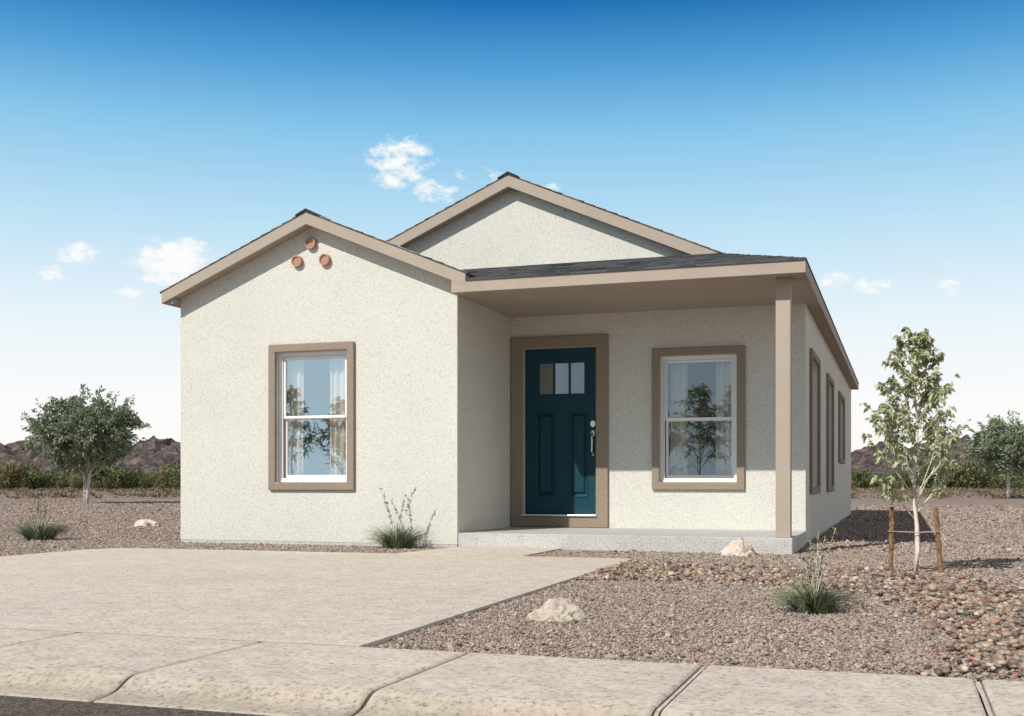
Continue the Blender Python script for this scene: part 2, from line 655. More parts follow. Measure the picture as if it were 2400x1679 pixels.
s = bmesh.new()
box(s, XM + 0.001, YF + FT + 0.003, SOF, XR, YW - 0.001, SOF + 0.02)
box(s, XR + 0.001, YF + FT + 0.003, SOF, XR + OV - FT - 0.001, YB + OV, SOF + 0.02)
prism(s, [[(x, z - FD + 0.012) for x, z in ((XL, gab_z(XL)), (GX, GZ), (XM + 0.1, gab_z(XM + 0.1)))] +
          [(x, z - FD + 0.03) for x, z in ((XM + 0.1, gab_z(XM + 0.1)), (GX, GZ), (XL, gab_z(XL)))]], XZ(YF + FT), 0.001, YG - YF - FT - 0.001)
prism(s, [[(x, roof_z(x) - FD) for x in (-6.2, RX, -1.7)] + [(x, roof_z(x) - FD + 0.02) for x in (-1.7, RX, -6.2)]], XZ(YW - OV + FT), 0.001, OV - FT - 0.002)
box(s, gl + FT + 0.001, YF + FT + 0.001, GE - FD + 0.002, XL - 0.001, YB, GE - FD + 0.062)
hp('soffit', s, M['fascia'])


# roof: courses of shingles, each a thin strip that rides on the one below
def clip(poly, t0, t1):
    def cut(p, t, keep_hi):
        out = []
        for i in range(len(p)):
            a, b = p[i], p[(i + 1) % len(p)]
            ia, ib_ = (a[0] >= t) == keep_hi or a[0] == t, (b[0] >= t) == keep_hi or b[0] == t
            if ia:
                out.append(a)
            if ia != ib_:
                k = (t - a[0]) / (b[0] - a[0])
                out.append((t, a[1] + (b[1] - a[1]) * k))
        return out
    p = cut(poly, t0, True)
    return cut(p, t1, False) if len(p) > 2 else []


def courses(bm, poly, f3, step=0.135, th=0.011):
    """poly in (run up the slope, along the eave); f3(run, along, lift) -> point"""
    lo, hi = min(p[0] for p in poly), max(p[0] for p in poly)
    t = lo
    i = 0
    while t < hi - 1e-4:
        q = clip(poly, t, min(hi, t + step))
        if len(q) > 2:
            jit = random.uniform(-0.004, 0.004)
            low = [bm.verts.new(f3(r - (0.008 if r < t + 1e-5 else 0), a, -0.022)) for r, a in q]
            top = [bm.verts.new(f3(r - (0.008 if r < t + 1e-5 else 0), a, (th + jit - 0.0105) if r < t + step * 0.5 else -0.0105)) for r, a in q]
            try:
                bm.faces.new(top)
                bm.faces.new(list(reversed(low)))
                for k in range(len(q)):
                    bm.faces.new((low[k], low[(k + 1) % len(q)], top[(k + 1) % len(q)], top[k]))
            except ValueError:
                pass
        t += step
        i += 1


r = bmesh.new()
xe = XR + OV - 0.001
W2 = xe - RX
courses(r, [(0, YW - OV - 0.003), (W2, YW - OV - 0.003), (W2, YB + OV + 0.01), (0, YB + OV + 0.01)],
        lambda t, a, l: (xe - t, a, RZ - W2 * SM + t * SM + l))
PS = 0.25
run = YW - OV - YF
hx = run * PS / SM
courses(r, [(0, YF - 0.004), (hx, YW - OV - 0.003), (0, YW - OV - 0.003)], lambda t, a, l: (xe - t, a, RZ - W2 * SM + t * SM + l))
courses(r, [(0, xe), (run, xe - hx), (YW - YF - 0.002, xe - hx), (YW - YF - 0.002, -5.3), (0, gr + 0.004)],
        lambda t, a, l: (a, YF - 0.004 + t, EAVE - 0.003 + t * PS + l), 0.13)
courses(r, [(0, YW - OV - 0.003), (W2, YW - OV - 0.003), (W2, YB + OV + 0.01), (0, YB + OV + 0.01)],
        lambda t, a, l: (2 * RX - xe + t, a, RZ - W2 * SM + t * SM + l))
W3 = GX - gl + 0.012
courses(r, [(0, YF - 0.003), (W3, YF - 0.003), (W3, YW + 0.3), (0, YW + 0.3)], lambda t, a, l: (gl - 0.012 + t, a, GZ - W3 * SG + t * SG + l))
courses(r, [(0, YF - 0.003), (W3, YF - 0.003), (W3, YW - 0.01), (0, YW - 0.01)], lambda t, a, l: (gr + 0.012 - t, a, GZ - W3 * SG + t * SG + l))
# ridge caps
for cx, cz, y0, y1, sl in ((RX, RZ, YW - OV - 0.015, YB + OV, SM), (GX, GZ, YF - 0.015, YW + 0.2, SG)):
    y = y0
    while y < y1:
        prism(r, [[(cx - 0.13, cz + 0.002 - 0.13 * sl), (cx, cz + 0.006), (cx + 0.13, cz + 0.002 - 0.13 * sl), (cx + 0.13, cz + 0.016 - 0.13 * sl), (cx, cz + 0.024), (cx - 0.13, cz + 0.016 - 0.13 * sl)]], XZ(y), 0, min(0.2, y1 - y) - 0.004)
        y += 0.2
hp('roof', r, M['shingle'])
# roof boards under the shingles keep the light out of the attic
d = bmesh.new()
prism(d, [[(gl + FT + .002, gab_z(gl + FT) - 0.045), (GX, GZ - 0.03), (gr - FT - .002, gab_z(gr - FT) - 0.045), (gr - FT - .002, gab_z(gr - FT) - 0.02), (GX, GZ - 0.004), (gl + FT + .002, gab_z(gl + FT) - 0.02)]], XZ(YF + FT + 0.002), 0, YW - YF - FT - 0.01)
prism(d, [[(XL - 0.1, roof_z(XL - 0.1) - 0.045), (RX, RZ - 0.03), (XR + 0.1, roof_z(XR + 0.1) - 0.045), (XR + 0.1, roof_z(XR + 0.1) - 0.02), (RX, RZ - 0.004), (XL - 0.1, roof_z(XL - 0.1) - 0.02)]], XZ(YW - OV + FT + 0.002), 0, YB - YW + OV)
hp('roof_deck', d, M['fascia'])

# round clay vents in the small gable
for vx, vz in ((-6.29, 3.41), (-6.465, 3.219), (-6.114, 3.215)):
    b = bmesh.new()
    lathe(b, [(0.066, 0.01), (0.066, -0.045), (0.063, -0.05), (0.05, -0.05), (0.047, -0.045), (0.047, 0.0)], lambda a, c, e: (vx + a, YG + e, vz + c))
    v = hp('gable_vent', b, M['terracotta'], smooth=False, bev=0.0)
    b = bmesh.new()
    lathe(b, [(0.0465, 0.002), (0.0465, -0.034), (0.04, -0.036)], lambda a, c, e: (vx + a, YG + e, vz + c))
    hp('vent_plug', b, M['terradark'], v)


def window(f, a0, b0, a1, b1, trim_mat=True, tw=TW):
    """double-hung window; f maps (along, up, depth) to space, depth grows inwards"""
    b = bmesh.new()
    fw = 0.03
    prism(b, [rect(a0, b0, a1, b1), rect(a0 + fw, b0 + fw, a1 - fw, b1 - fw)], f, 0.045, 0.145)
    prism(b, [rect(a0 + fw + .001, b0 + fw + .001, a1 - fw - .001, b1 - fw - .001), rect(a0 + fw + 0.016, b0 + fw + 0.016, a1 - fw - 0.016, b1 - fw - 0.016)], f, 0.06, 0.072)
    w = hp('window', b, M['vinyl'], bev=0.003)
    b = bmesh.new()
    prism(b, [rect(a0 - tw, b0 - tw, a1 + tw, b1 + tw), rect(a0 - 0.0, b0 - 0.0, a1 + 0.0, b1 + 0.0)], f, -0.038, -0.001)
    hp('window_trim', b, M['trim'], w, bev=0.012)
    mid = (b0 + b1) / 2
    for (z0, z1, dep, sw) in ((mid - 0.012, b1 - fw - 0.018, 0.073, 0.026), (b0 + fw + 0.018, mid + 0.012, 0.105, 0.03)):
        x0, x1 = a0 + fw + 0.018, a1 - fw - 0.018
        b = bmesh.new()
        prism(b, [rect(x0, z0, x1, z1), rect(x0 + sw, z0 + sw + 0.004, x1 - sw, z1 - sw - 0.004)], f, dep, dep + 0.028)
        sh = hp('sash', b, M['vinyl'], w, bev=0.003)
        b = bmesh.new()
        prism(b, [rect(x0 + sw - 0.004, z0 + sw, x1 - sw + 0.004, z1 - sw)], f, dep + 0.012, dep + 0.016)
        hp('pane', b, M['glass'], w)
    return w


window(XZ(YG), winG[0], WZ0, winG[1], WZ1)
window(XZ(YW), winP[0], WZ0, winP[1], WZ1)
for a, b_, z0, z1 in side:
    window(YZ(XR), a, z0, b_, z1, tw=0.085)

# front door
fx = XZ(YW)
DW, DH = DX1 - DX0, DZ1 - DZ0


def dxz(u0, v0, u1, v1):
    """a rectangle on the door leaf, fractions from its left and its top"""
    return rect(DX0 + u0 * DW, DZ1 - v1 * DH, DX0 + u1 * DW, DZ1 - v0 * DH)


b = bmesh.new()
lite = dxz(0.19, 0.083, 0.83, 0.28)
panels = [dxz(0.155, 0.385, 0.405, 0.892), dxz(0.615, 0.385, 0.865, 0.892)]
prism(b, [rect(DX0 + 0.004, DZ0, DX1 - 0.004, DZ1 - 0.004), lite] + panels, fx, 0.055, 0.09)
for pl in panels:
    (a0, b0), _, (a1, b1), _ = pl
    steps = [(0.0, 0.068), (0.018, 0.08), (0.03, 0.08), (0.05, 0.064), (0.06, 0.062)]
    prev = None
    for ins, dep in steps:
        ring = [b.verts.new(fx(a, c, dep)) for a, c in rect(a0 + ins, b0 + ins, a1 - ins, b1 - ins)]
        if prev:
            for i in range(4):
                b.faces.new((prev[i], prev[(i + 1) % 4], ring[(i + 1) % 4], ring[i]))
        prev = ring
    b.faces.new(prev)
    rim = rect(a0 - 0.01, b0 - 0.01, a1 + 0.01, b1 + 0.01)
    prism(b, [rim, rect(a0 + 0.004, b0 + 0.004, a1 - 0.004, b1 - 0.004)], fx, 0.047, 0.0555)
# lite frame with two mullions
holes = [dxz(0.2, 0.09, 0.395, 0.275), dxz(0.4155, 0.09, 0.6105, 0.275), dxz(0.631, 0.09, 0.826, 0.275)]
prism(b, [dxz(0.15, 0.07, 0.872, 0.29)] + holes, fx, 0.04, 0.0545)
door = hp('front_door', b, M['door'])
for h in holes:
    (a0, b0), _, (a1, b1), _ = h
    b = bmesh.new()
    prism(b, [rect(a0 - 0.006, b0 - 0.006, a1 + 0.006, b1 + 0.006)], fx, 0.0605, 0.0645)
    hp('door_pane', b, M['glass'], door)
b = bmesh.new()
prism(b, [[(XM + 0.003, SLAB + 0.002), (DX1 + 0.153, SLAB + 0.002), (DX1 + 0.153, DZ1 + 0.142), (XM + 0.003, DZ1 + 0.142)], rect(DX0, DZ0 - 0.025, DX1, DZ1)], fx, -0.035, -0.001)
hp('door_trim', b, M['trim'], door, bev=0.012)
b = bmesh.new()
prism(b, [rect(DX0 - 0.01, DZ0 - 0.022, DX1 + 0.01, DZ0 - 0.002)], fx, -0.06, 0.1)
hp('threshold', b, M['alu'], door, bev=0.004)
hxx = DX0 + 0.942 * DW
b = bmesh.new()
zc = DZ1 - 0.459 * DH
lathe(b, [(0.034, 0.056), (0.034, 0.046), (0.029, 0.04), (0.017, 0.04), (0.015, 0.032), (0.009, 0.03)], lambda a, c, e: (hxx + a, YW + e, zc + c * 1.25), 24)
hp('deadbolt', b, M['metal'], door, smooth=False)
b = bmesh.new()
zt = DZ1 - 0.515 * DH
lathe(b, [(0.033, 0.056), (0.033, 0.046), (0.027, 0.04), (0.01, 0.036)], lambda a, c, e: (hxx + a, YW + e, zt + c * 1.3), 24)
zb = DZ1 - 0.64 * DH
tube(b, [(hxx, YW + 0.05, zt + 0.005), (hxx, YW + 0.0, zt - 0.01), (hxx + 0.004, YW - 0.02, zt - 0.05), (hxx + 0.004, YW - 0.022, zt - 0.12), (hxx, YW - 0.01, zb + 0.045), (hxx, YW + 0.02, zb + 0.015), (hxx, YW + 0.052, zb)], [0.012, 0.013, 0.011, 0.0125, 0.012, 0.01, 0.012], 10)
lathe(b, [(0.018, 0.056), (0.018, 0.046), (0.008, 0.04)], lambda a, c, e: (hxx + a, YW + e, zb + c * 1.25), 20)
hp('door_handle', b, M['metal'], door, smooth=True)


# curtains hang behind two of the windows
def curtain(x0, x1, z0, z1, y, label, group):
    nx, nz = 60, 6
    vs, fs = [], []
    w = x1 - x0
    ph = random.uniform(0, 6)
    for j in range(nz):
        t = j / (nz - 1)
        for i in range(nx):
            s_ = i / (nx - 1)
            amp = 0.024 * (0.6 + 0.4 * t)
            vs.append((x0 + w * s_ + 0.004 * math.sin(9 * s_ + 3 * t), y + amp * math.sin(s_ * w / 0.062 * 2 * math.pi * 0.8 + ph + 0.5 * math.sin(6 * s_)), z1 + (z0 - z1) * t))
    for j in range(nz - 1):
        for i in range(nx - 1):
            a = j * nx + i
            fs.append((a, a + 1, a + nx + 1, a + nx))
    o = np_mesh('curtain', np.array(vs), np.array(fs), M['curtain'], smooth=True)
    so = o.modifiers.new('cloth', 'SOLIDIFY')
    so.thickness = 0.002
    tag(o, label, 'curtain', group)


for (a0, a1), y, where in ((winG, YG + 0.21, 'street-facing gable window'), (winP, YW + 0.21, 'porch window')):
    w = a1 - a0
    pl_ = 0.075 if y < YW else 0.02      # hang where the slanting view shows them
    curtain(a0 + 0.1 - pl_, a0 + 0.31 - pl_, WZ0 + 0.0, WZ1 + 0.03, y, 'pale sheer curtain gathered at the left edge of the ' + where, 'curtains behind the front windows')
    curtain(a1 - 0.25 - pl_, a1 + 0.02 - pl_, WZ0 + 0.0, WZ1 + 0.03, y, 'pale sheer curtain gathered at the right edge of the ' + where, 'curtains behind the front windows')

# ------------------------------------------------------------------ ground, drive, pavement, road
DZ = 0.03
YS = 4.303                  # back edge of the pavement
YK = 3.431                  # top of the rolled kerb
prof = [(3000, 0.0), (YS + 0.02, 0.0), (YS - 0.1, -0.25), (-5.1, -0.25), (-5.25, 0.0), (-3000, 0.0)]
xs = [-3000, -60, 60, 3000]
gv, gf = [], []
for (y, z) in prof:
    for x in xs:
        gv.append((x, y, z))
for j in range(len(prof) - 1):
    for i in range(3):
        a = j * 4 + i
        gf.append((a, a + 4, a + 5, a + 1))
g = np_mesh('ground', np.array(gv), np.array(gf), M['ground'])
tag(g, kind='structure')

# driveway with the short walk to the porch
ex = -2.262 * 0.69 / 0.72 - 0.02
xr0, xr1 = G(841, 1512.6, DZ)[0], G(1484, 1308.7, DZ)[0]
yd = G(1484, 1308.7, DZ)[1]
yl = G(263.5, 1282, DZ)
wk = -3.36
dl = [(xr0, YS + 0.02), (xr1, yd), (wk, yd + 0.02), (wk, YG + 0.006), (XM + 0.06, YG + 0.006), (XM - 0.0, YG - 0.35), (XM - 0.12, yd - 0.02)]
for k in range(7):
    q = k / 6 * math.pi / 2
    dl.append((yl[0] + 0.55 - 0.55 * math.sin(q), yd - 0.05 - 0.45 + 0.45 * math.cos(q)))
dl += [(yl[0] + 0.02, YS + 0.02)]
xl_j = yl[0] + 0.024
b = bmesh.new()
prism(b, [dl], lambda a, c, e: (a, c, e), -0.12, DZ - 0.004)
dr = link('driveway', b, M['drive'], bev=0.002)
tag(dr, kind='structure')
b = bmesh.new()
box(b, xl_j, YS + 0.0005, -0.1, xr0 - 0.004, YS + 0.0195, DZ - 0.003)
link('expansion_joint', b, M['joint'], dr)

# pavement and rolled kerb in one-metre panels with joints
kp = [(YS, -0.2), (YS, DZ - 0.006), (YS - 0.008, DZ), (YK + 0.03, DZ), (YK, DZ - 0.0015), (YK - 0.022, DZ - 0.0065), (YK - 0.045, DZ - 0.0165), (YK - 0.07, DZ - 0.03),
      (YK - 0.095, DZ - 0.041), (YK - 0.125, DZ - 0.048), (YK - 0.16, DZ - 0.0515), (3.215, DZ - 0.0555), (3.205, DZ - 0.06), (3.205, -0.2)]
b = bmesh.new()
J0, JS = -2.617, 0.958


def panel(x0, x1):
    st = [(x0, 0.007), (x0 + 0.006, 0.0025), (x0 + 0.014, 0), (x1 - 0.014, 0), (x1 - 0.006, 0.0025), (x1, 0.007)]
    rows = []
    for x, dz in st:
        rows.append([b.verts.new((x, y, z - (dz if z > -0.1 else 0))) for y, z in kp])
    for r0, r1 in zip(rows, rows[1:]):
        for i in range(len(kp) - 1):
            b.faces.new((r0[i], r0[i + 1], r1[i + 1], r1[i]))
    b.faces.new(rows[0])
    b.faces.new(list(reversed(rows[-1])))


for i in range(-14, 14):
    wide = 0.014 if i in (2, 3) else 0.007
    wide2 = 0.014 if i + 1 in (2, 3) else 0.007
    panel(J0 + i * JS + wide, J0 + (i + 1) * JS - wide2)
for i in (2, 3):       # a mortar strip fills the two wider joints
    rows = [[b.verts.new((J0 + i * JS + dx, y, z - (0.009 if z > -0.1 else 0))) for y, z in kp] for dx in (-0.0065, 0.0065)]
    for q in range(len(kp) - 1):
        b.faces.new((rows[0][q], rows[0][q + 1], rows[1][q + 1], rows[1][q]))
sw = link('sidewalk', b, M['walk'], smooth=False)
tag(sw, kind='structure')
b = bmesh.new()
box(b, -40, -5.1, -0.2, 40, 3.2035, -0.031)
rd = link('road', b, M['asphalt'])
tag(rd, kind='structure')
b = bmesh.new()
box(b, -40, -5.4, -0.2, 40, -5.095, DZ)
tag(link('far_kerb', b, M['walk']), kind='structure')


# ------------------------------------------------------------------ loose stones
def inside(poly, x, y):
    r_ = np.zeros(len(x), bool)
    n = len(poly)
    for i in range(n):
        x0, y0 = poly[i]
        x1, y1 = poly[(i + 1) % n]
        c = ((y0 > y) != (y1 > y)) & (x < (x1 - x0) * (y - y0) / (y1 - y0 + 1e-12) + x0)
        r_ ^= c
    return r_


def stones(name, P, rad, cols, mat, template, flat=0.7, smooth=False, jit=0.25, tilt=0.5):
    """one mesh of many stones: P (n,3), rad (n,), cols (n,3)"""
    tv, tf = template
    n, k = len(P), len(tv)
    v = tv[None] * (1 + jit * rng.uniform(-1, 1, (n, k, 1)))
    v = v * (rad[:, None, None] * rng.uniform(0.75, 1.3, (n, 1, 3)))
    v[:, :, 2] *= flat
    t = rng.uniform(-tilt, tilt, n)
    ct, st = np.cos(t)[:, None], np.sin(t)[:, None]
    y, z = v[:, :, 1] * ct - v[:, :, 2] * st, v[:, :, 1] * st + v[:, :, 2] * ct
    a = rng.uniform(0, 2 * np.pi, n)
    ca, sa = np.cos(a)[:, None], np.sin(a)[:, None]
    x2, y2 = v[:, :, 0] * ca - y * sa, v[:, :, 0] * sa + y * ca
    v = np.stack([x2, y2, z], -1) + P[:, None]
    fc = (tf[None] + (np.arange(n) * k)[:, None, None]).reshape(-1, tf.shape[1])
    return np_mesh(name, v.reshape(-1, 3), fc, mat, cols=np.repeat(cols, k, 0), smooth=smooth)


def ico(sub):
    b_ = bmesh.new()
    bmesh.ops.create_icosphere(b_, subdivisions=sub, radius=1)
    v = np.array([p.co[:] for p in b_.verts])
    f_ = np.array([[q.index for q in t.verts] for t in b_.faces])
    b_.free()
    return v, f_


octa = (np.array([(1, 0, 0), (-1, 0, 0), (0, 1, 0), (0, -1, 0), (0.15, 0.1, 1), (0, 0, -1)], float),
        np.array([(0, 2, 4), (2, 1, 4), (1, 3, 4), (3, 0, 4), (2, 0, 5), (1, 2, 5), (3, 1, 5), (0, 3, 5)]))

# river rock band: its two banks as seen in the photograph, laid out on the ground
c8 = lambda p: G(1100 + p[0] / 1.7662, 1240 + p[1] / 1.7662)
bank_far = [c8(p) for p in ((470, 188), (620, 150), (900, 160), (1300, 166), (1700, 184), (2000, 212), (2300, 255))] + [(3.2, 7.2), (4.2, 6.3)]
bank_near = [c8(p) for p in ((430, 218), (800, 216), (1250, 232), (1600, 268), (1850, 312), (2000, 372), (2075, 450), (2055, 540), (1990, 606))]
band = bank_far + [(3.4, YS + 0.03)] + bank_near[::-1]
band = [(x, max(y, YS + 0.025)) for x, y in band]


def scatter(x0, x1, y0, y1, dens):
    n = int((x1 - x0) * (y1 - y0) * dens)
    return rng.uniform(x0, x1, n), rng.uniform(y0, y1, n)


def in_view(x, y, pad=320):
    d_ = y * cT - x * sT
    px = 1200 + F * (x * cT + y * sT) / np.maximum(d_, 0.1)
    return (d_ > 0.5) & (px > -pad) & (px < 2400 + pad)


house_poly = [(XL - 0.005, YG), (XM, YG), (XM, YG), (-0.99, YG), (-0.99, YW), (XR, YW), (XR, YB), (XL, YB)]


def free(x, y, pad=0.0):
    return ~inside(dl, x, y) & ~inside(house_poly, x, y) & (y > YS + 0.015 + pad)


pal = np.array([(0.285, 0.22, 0.182), (0.355, 0.281, 0.234), (0.415, 0.342, 0.29), (0.21, 0.158, 0.13), (0.48, 0.405, 0.35), (0.315, 0.243, 0.2), (0.385, 0.31, 0.26), (0.14, 0.106, 0.087)])
pw = np.array([0.17, 0.18, 0.15, 0.15, 0.09, 0.12, 0.07, 0.09])


def pick(pal, pw, n, v=0.12):
    c = pal[rng.choice(len(pal), n, p=pw / pw.sum())]
    return c * (1 + rng.uniform(-v, v, (n, 1))) * (1 + rng.uniform(-0.03, 0.03, (n, 3)))


Ps, Rs = [], []
for (x0, x1, y0, y1, dens, ra) in ((-3.2, 6, YS, 8.0, 8200, 0.0068), (-5, 7.5, 8.0, 12.0, 4600, 0.0083), (-14, -7.5, 7.5, 13.0, 3600, 0.0092), (-8.5, -4.3, 10.2, 11.5, 4600, 0.0083),
                                   (-20, -7.9, 13.0, 21, 1500, 0.012), (-1.1, 10, 12.0, 21, 1500, 0.012), (-34, -7.9, 21, 38, 330, 0.019), (-1.1, 18, 21, 38, 330, 0.019)):
    x, y = scatter(x0, x1, y0, y1, dens)
    k = in_view(x, y) & free(x, y, 0.008) & ~(inside(band, x, y) & (rng.random(len(x)) < 0.985))
    if y0 == 7.5 or y0 == 8.0:
        k &= ~((x > -8.5) & (x < -4.3) & (y > 10.2))
    if y0 == 21:
        k &= rng.random(len(x)) < np.clip((38 - y) / 12, 0, 1)
    x, y = x[k], y[k]
    ra_ = ra * rng.lognormal(0, 0.28, len(x))
    Ps.append(np.stack([x, y, ra_ * rng.uniform(0.0, 0.95, len(x))], -1))
    Rs.append(ra_)
P, Ra = np.concatenate(Ps), np.concatenate(Rs)
o = stones('gravel', P, Ra, pick(pal, pw, len(P)), M['gravel'], octa, 0.75, False, 0.25, 0.6)
tag(o, 'brown and grey crushed gravel spread over the yard', 'gravel', kind='stuff')

rp = 0.93 * np.array([(0.36, 0.27, 0.2), (0.43, 0.34, 0.26), (0.29, 0.145, 0.095), (0.24, 0.16, 0.115), (0.06, 0.055, 0.056), (0.14, 0.115, 0.1), (0.52, 0.44, 0.35), (0.24, 0.19, 0.155), (0.38, 0.235, 0.16), (0.33, 0.245, 0.185)])
rw = np.array([0.17, 0.13, 0.08, 0.13, 0.07, 0.1, 0.07, 0.11, 0.07, 0.12])
x, y = scatter(-3.2, 5.0, YS, 10.9, 3500)
k = in_view(x, y, 400) & free(x, y, 0.02)
x, y = x[k], y[k]
# ragged banks
xx = x + 0.05 * np.sin(9 * y) + rng.normal(0, 0.07, len(x))
yy = y + 0.05 * np.sin(7 * x + 1) + rng.normal(0, 0.07, len(x))
k = inside(band, xx, yy)
x, y = x[k], y[k]
ra_ = 0.0112 * rng.lognormal(0, 0.27, len(x))
P = np.stack([x, y, ra_ * rng.uniform(0.2, 1.9, len(x))], -1)
o = stones('river_rocks', P, ra_, pick(rp, rw, len(P), 0.2), M['cobble'], ico(2), 0.66, True, 0.06, 0.5)
tag(o, 'band of mixed tan, rust and slate river pebbles curving through the gravel', 'river rock', kind='stuff')


# ------------------------------------------------------------------ boulders
def boulder(name, loc, w, dpt, h, seed, mat, label, rz=0.0, skew=0.0):
    b_ = bmesh.new()
    bmesh.ops.create_icosphere(b_, subdivisions=5, radius=1)
    off = Vector((seed * 7.3, seed * 3.1, seed * 1.7))
    rb = random.Random(int(seed * 10))
    cuts = []
    for _ in range(17):
        n_ = Vector((rb.gauss(0, 1), rb.gauss(0, 1), rb.gauss(0.25, 0.8))).normalized()
        cuts.append((n_, rb.uniform(0.62, 0.95)))
    for v in b_.verts:
        p = v.co.copy()
        q = p + off
        # broad facets, then ledges and pits
        k = 1.0 + 0.34 * noise.noise(q * 1.25) + 0.16 * noise.noise(q * 2.9)
        k -= 0.3 * abs(noise.noise(q * 3.7 + Vector((5, 1, 2)))) + 0.14 * abs(noise.noise(q * 9))
        k += 0.06 * noise.noise(q * 17)
        fac = min([1.15] + [dd_ / p.dot(n_) for n_, dd_ in cuts if p.dot(n_) > 0.05])
        p = p * (0.25 * k + 0.75 * fac * (1.1 * max(k, 0.2)) ** 0.8)
        z = p.z * h * 1.18 * (1.1 if p.z > 0 else 0.3)
        tp = 1.12 - 0.42 * max(p.z, 0) ** 1.3
        rr = 0.5 + 0.5 * math.sin(5.0 * math.atan2(p.y, p.x) + 2.2 * p.z + seed)
        tp *= 1 - 0.1 * rr * max(0, 1 - abs(p.z))
        v.co = Vector((p.x * tp * w / 2 + skew * max(z, 0), p.y * tp * dpt / 2, z))
    o_ = link(name, b_, mat, smooth=True)
    o_.location = (*loc, 0.0)
    o_.rotation_euler = (0, 0, rz)
    tag(o_, label, 'rock', 'boulders set in the gravel')


boulder('boulder', G(1307, 1454), 0.34, 0.26, 0.088, 5.2, M['rock_grey'], 'grey and cream pitted boulder on the gravel nearest the sidewalk', 0.4)
boulder('boulder', G(1736, 1303), 0.5, 0.34, 0.125, 2.4, M['rock_pink'], 'pale pinkish boulder beside the porch slab', 1.1)
boulder('boulder', G(340, 1236), 0.47, 0.3, 0.105, 4.1, M['rock_pink'], 'small tan boulder on the gravel to the left of the house', 0.2)


# ------------------------------------------------------------------ plants
def leaf_cards(name, base, dirs, length, width, cols, mat, parent, droop=0.35, fold=0.25):
    """many small folded leaves: base (n,3), dirs (n,3) unit, length (n,), width (n,)"""
    n = len(base)
    up = rng.normal(0, 1, (n, 3))
    up[:, 2] += 0.6
    sd = np.cross(dirs, up)
    sd /= np.linalg.norm(sd, axis=1, keepdims=True) + 1e-9
    nm = np.cross(sd, dirs)
    L, W = length[:, None], width[:, None]
    m1 = base + dirs * L * 0.35
    m2 = base + dirs * L * 0.68 - np.array([0, 0, 1]) * L * droop * 0.25
    tip = base + dirs * L - np.array([0, 0, 1]) * L * droop
    v = np.stack([base, m1 + sd * W * 0.5 + nm * W * fold, m1, m1 - sd * W * 0.5 + nm * W * fold,
                  m2 + sd * W * 0.34 + nm * W * fold * 0.7, m2, m2 - sd * W * 0.34 + nm * W * fold * 0.7, tip], 1)
    quads = np.array([(0, 2, 1, 1), (0, 3, 2, 2)])
    tf = np.array([(0, 2, 1), (0, 3, 2), (1, 2, 5), (1, 5, 4), (2, 3, 6), (2, 6, 5), (4, 5, 7), (5, 6, 7)])
    fc = (tf[None] + (np.arange(n) * 8)[:, None, None]).reshape(-1, 3)
    return np_mesh(name, v.reshape(-1, 3), fc, mat, parent, cols=np.repeat(cols, 8, 0))


def unit(v):
    return v / (np.linalg.norm(v, axis=-1, keepdims=True) + 1e-9)


def branch_path(p0, d, L, n=6, lift=0.25, wob=0.12):
    pts = [Vector(p0)]
    d = Vector(d).normalized()
    for i in range(n):
        d = (d + Vector((random.uniform(-wob, wob), random.uniform(-wob, wob), lift / n + random.uniform(-wob, wob) * 0.4))).normalized()
        pts.append(pts[-1] + d * (L / n))
    return pts


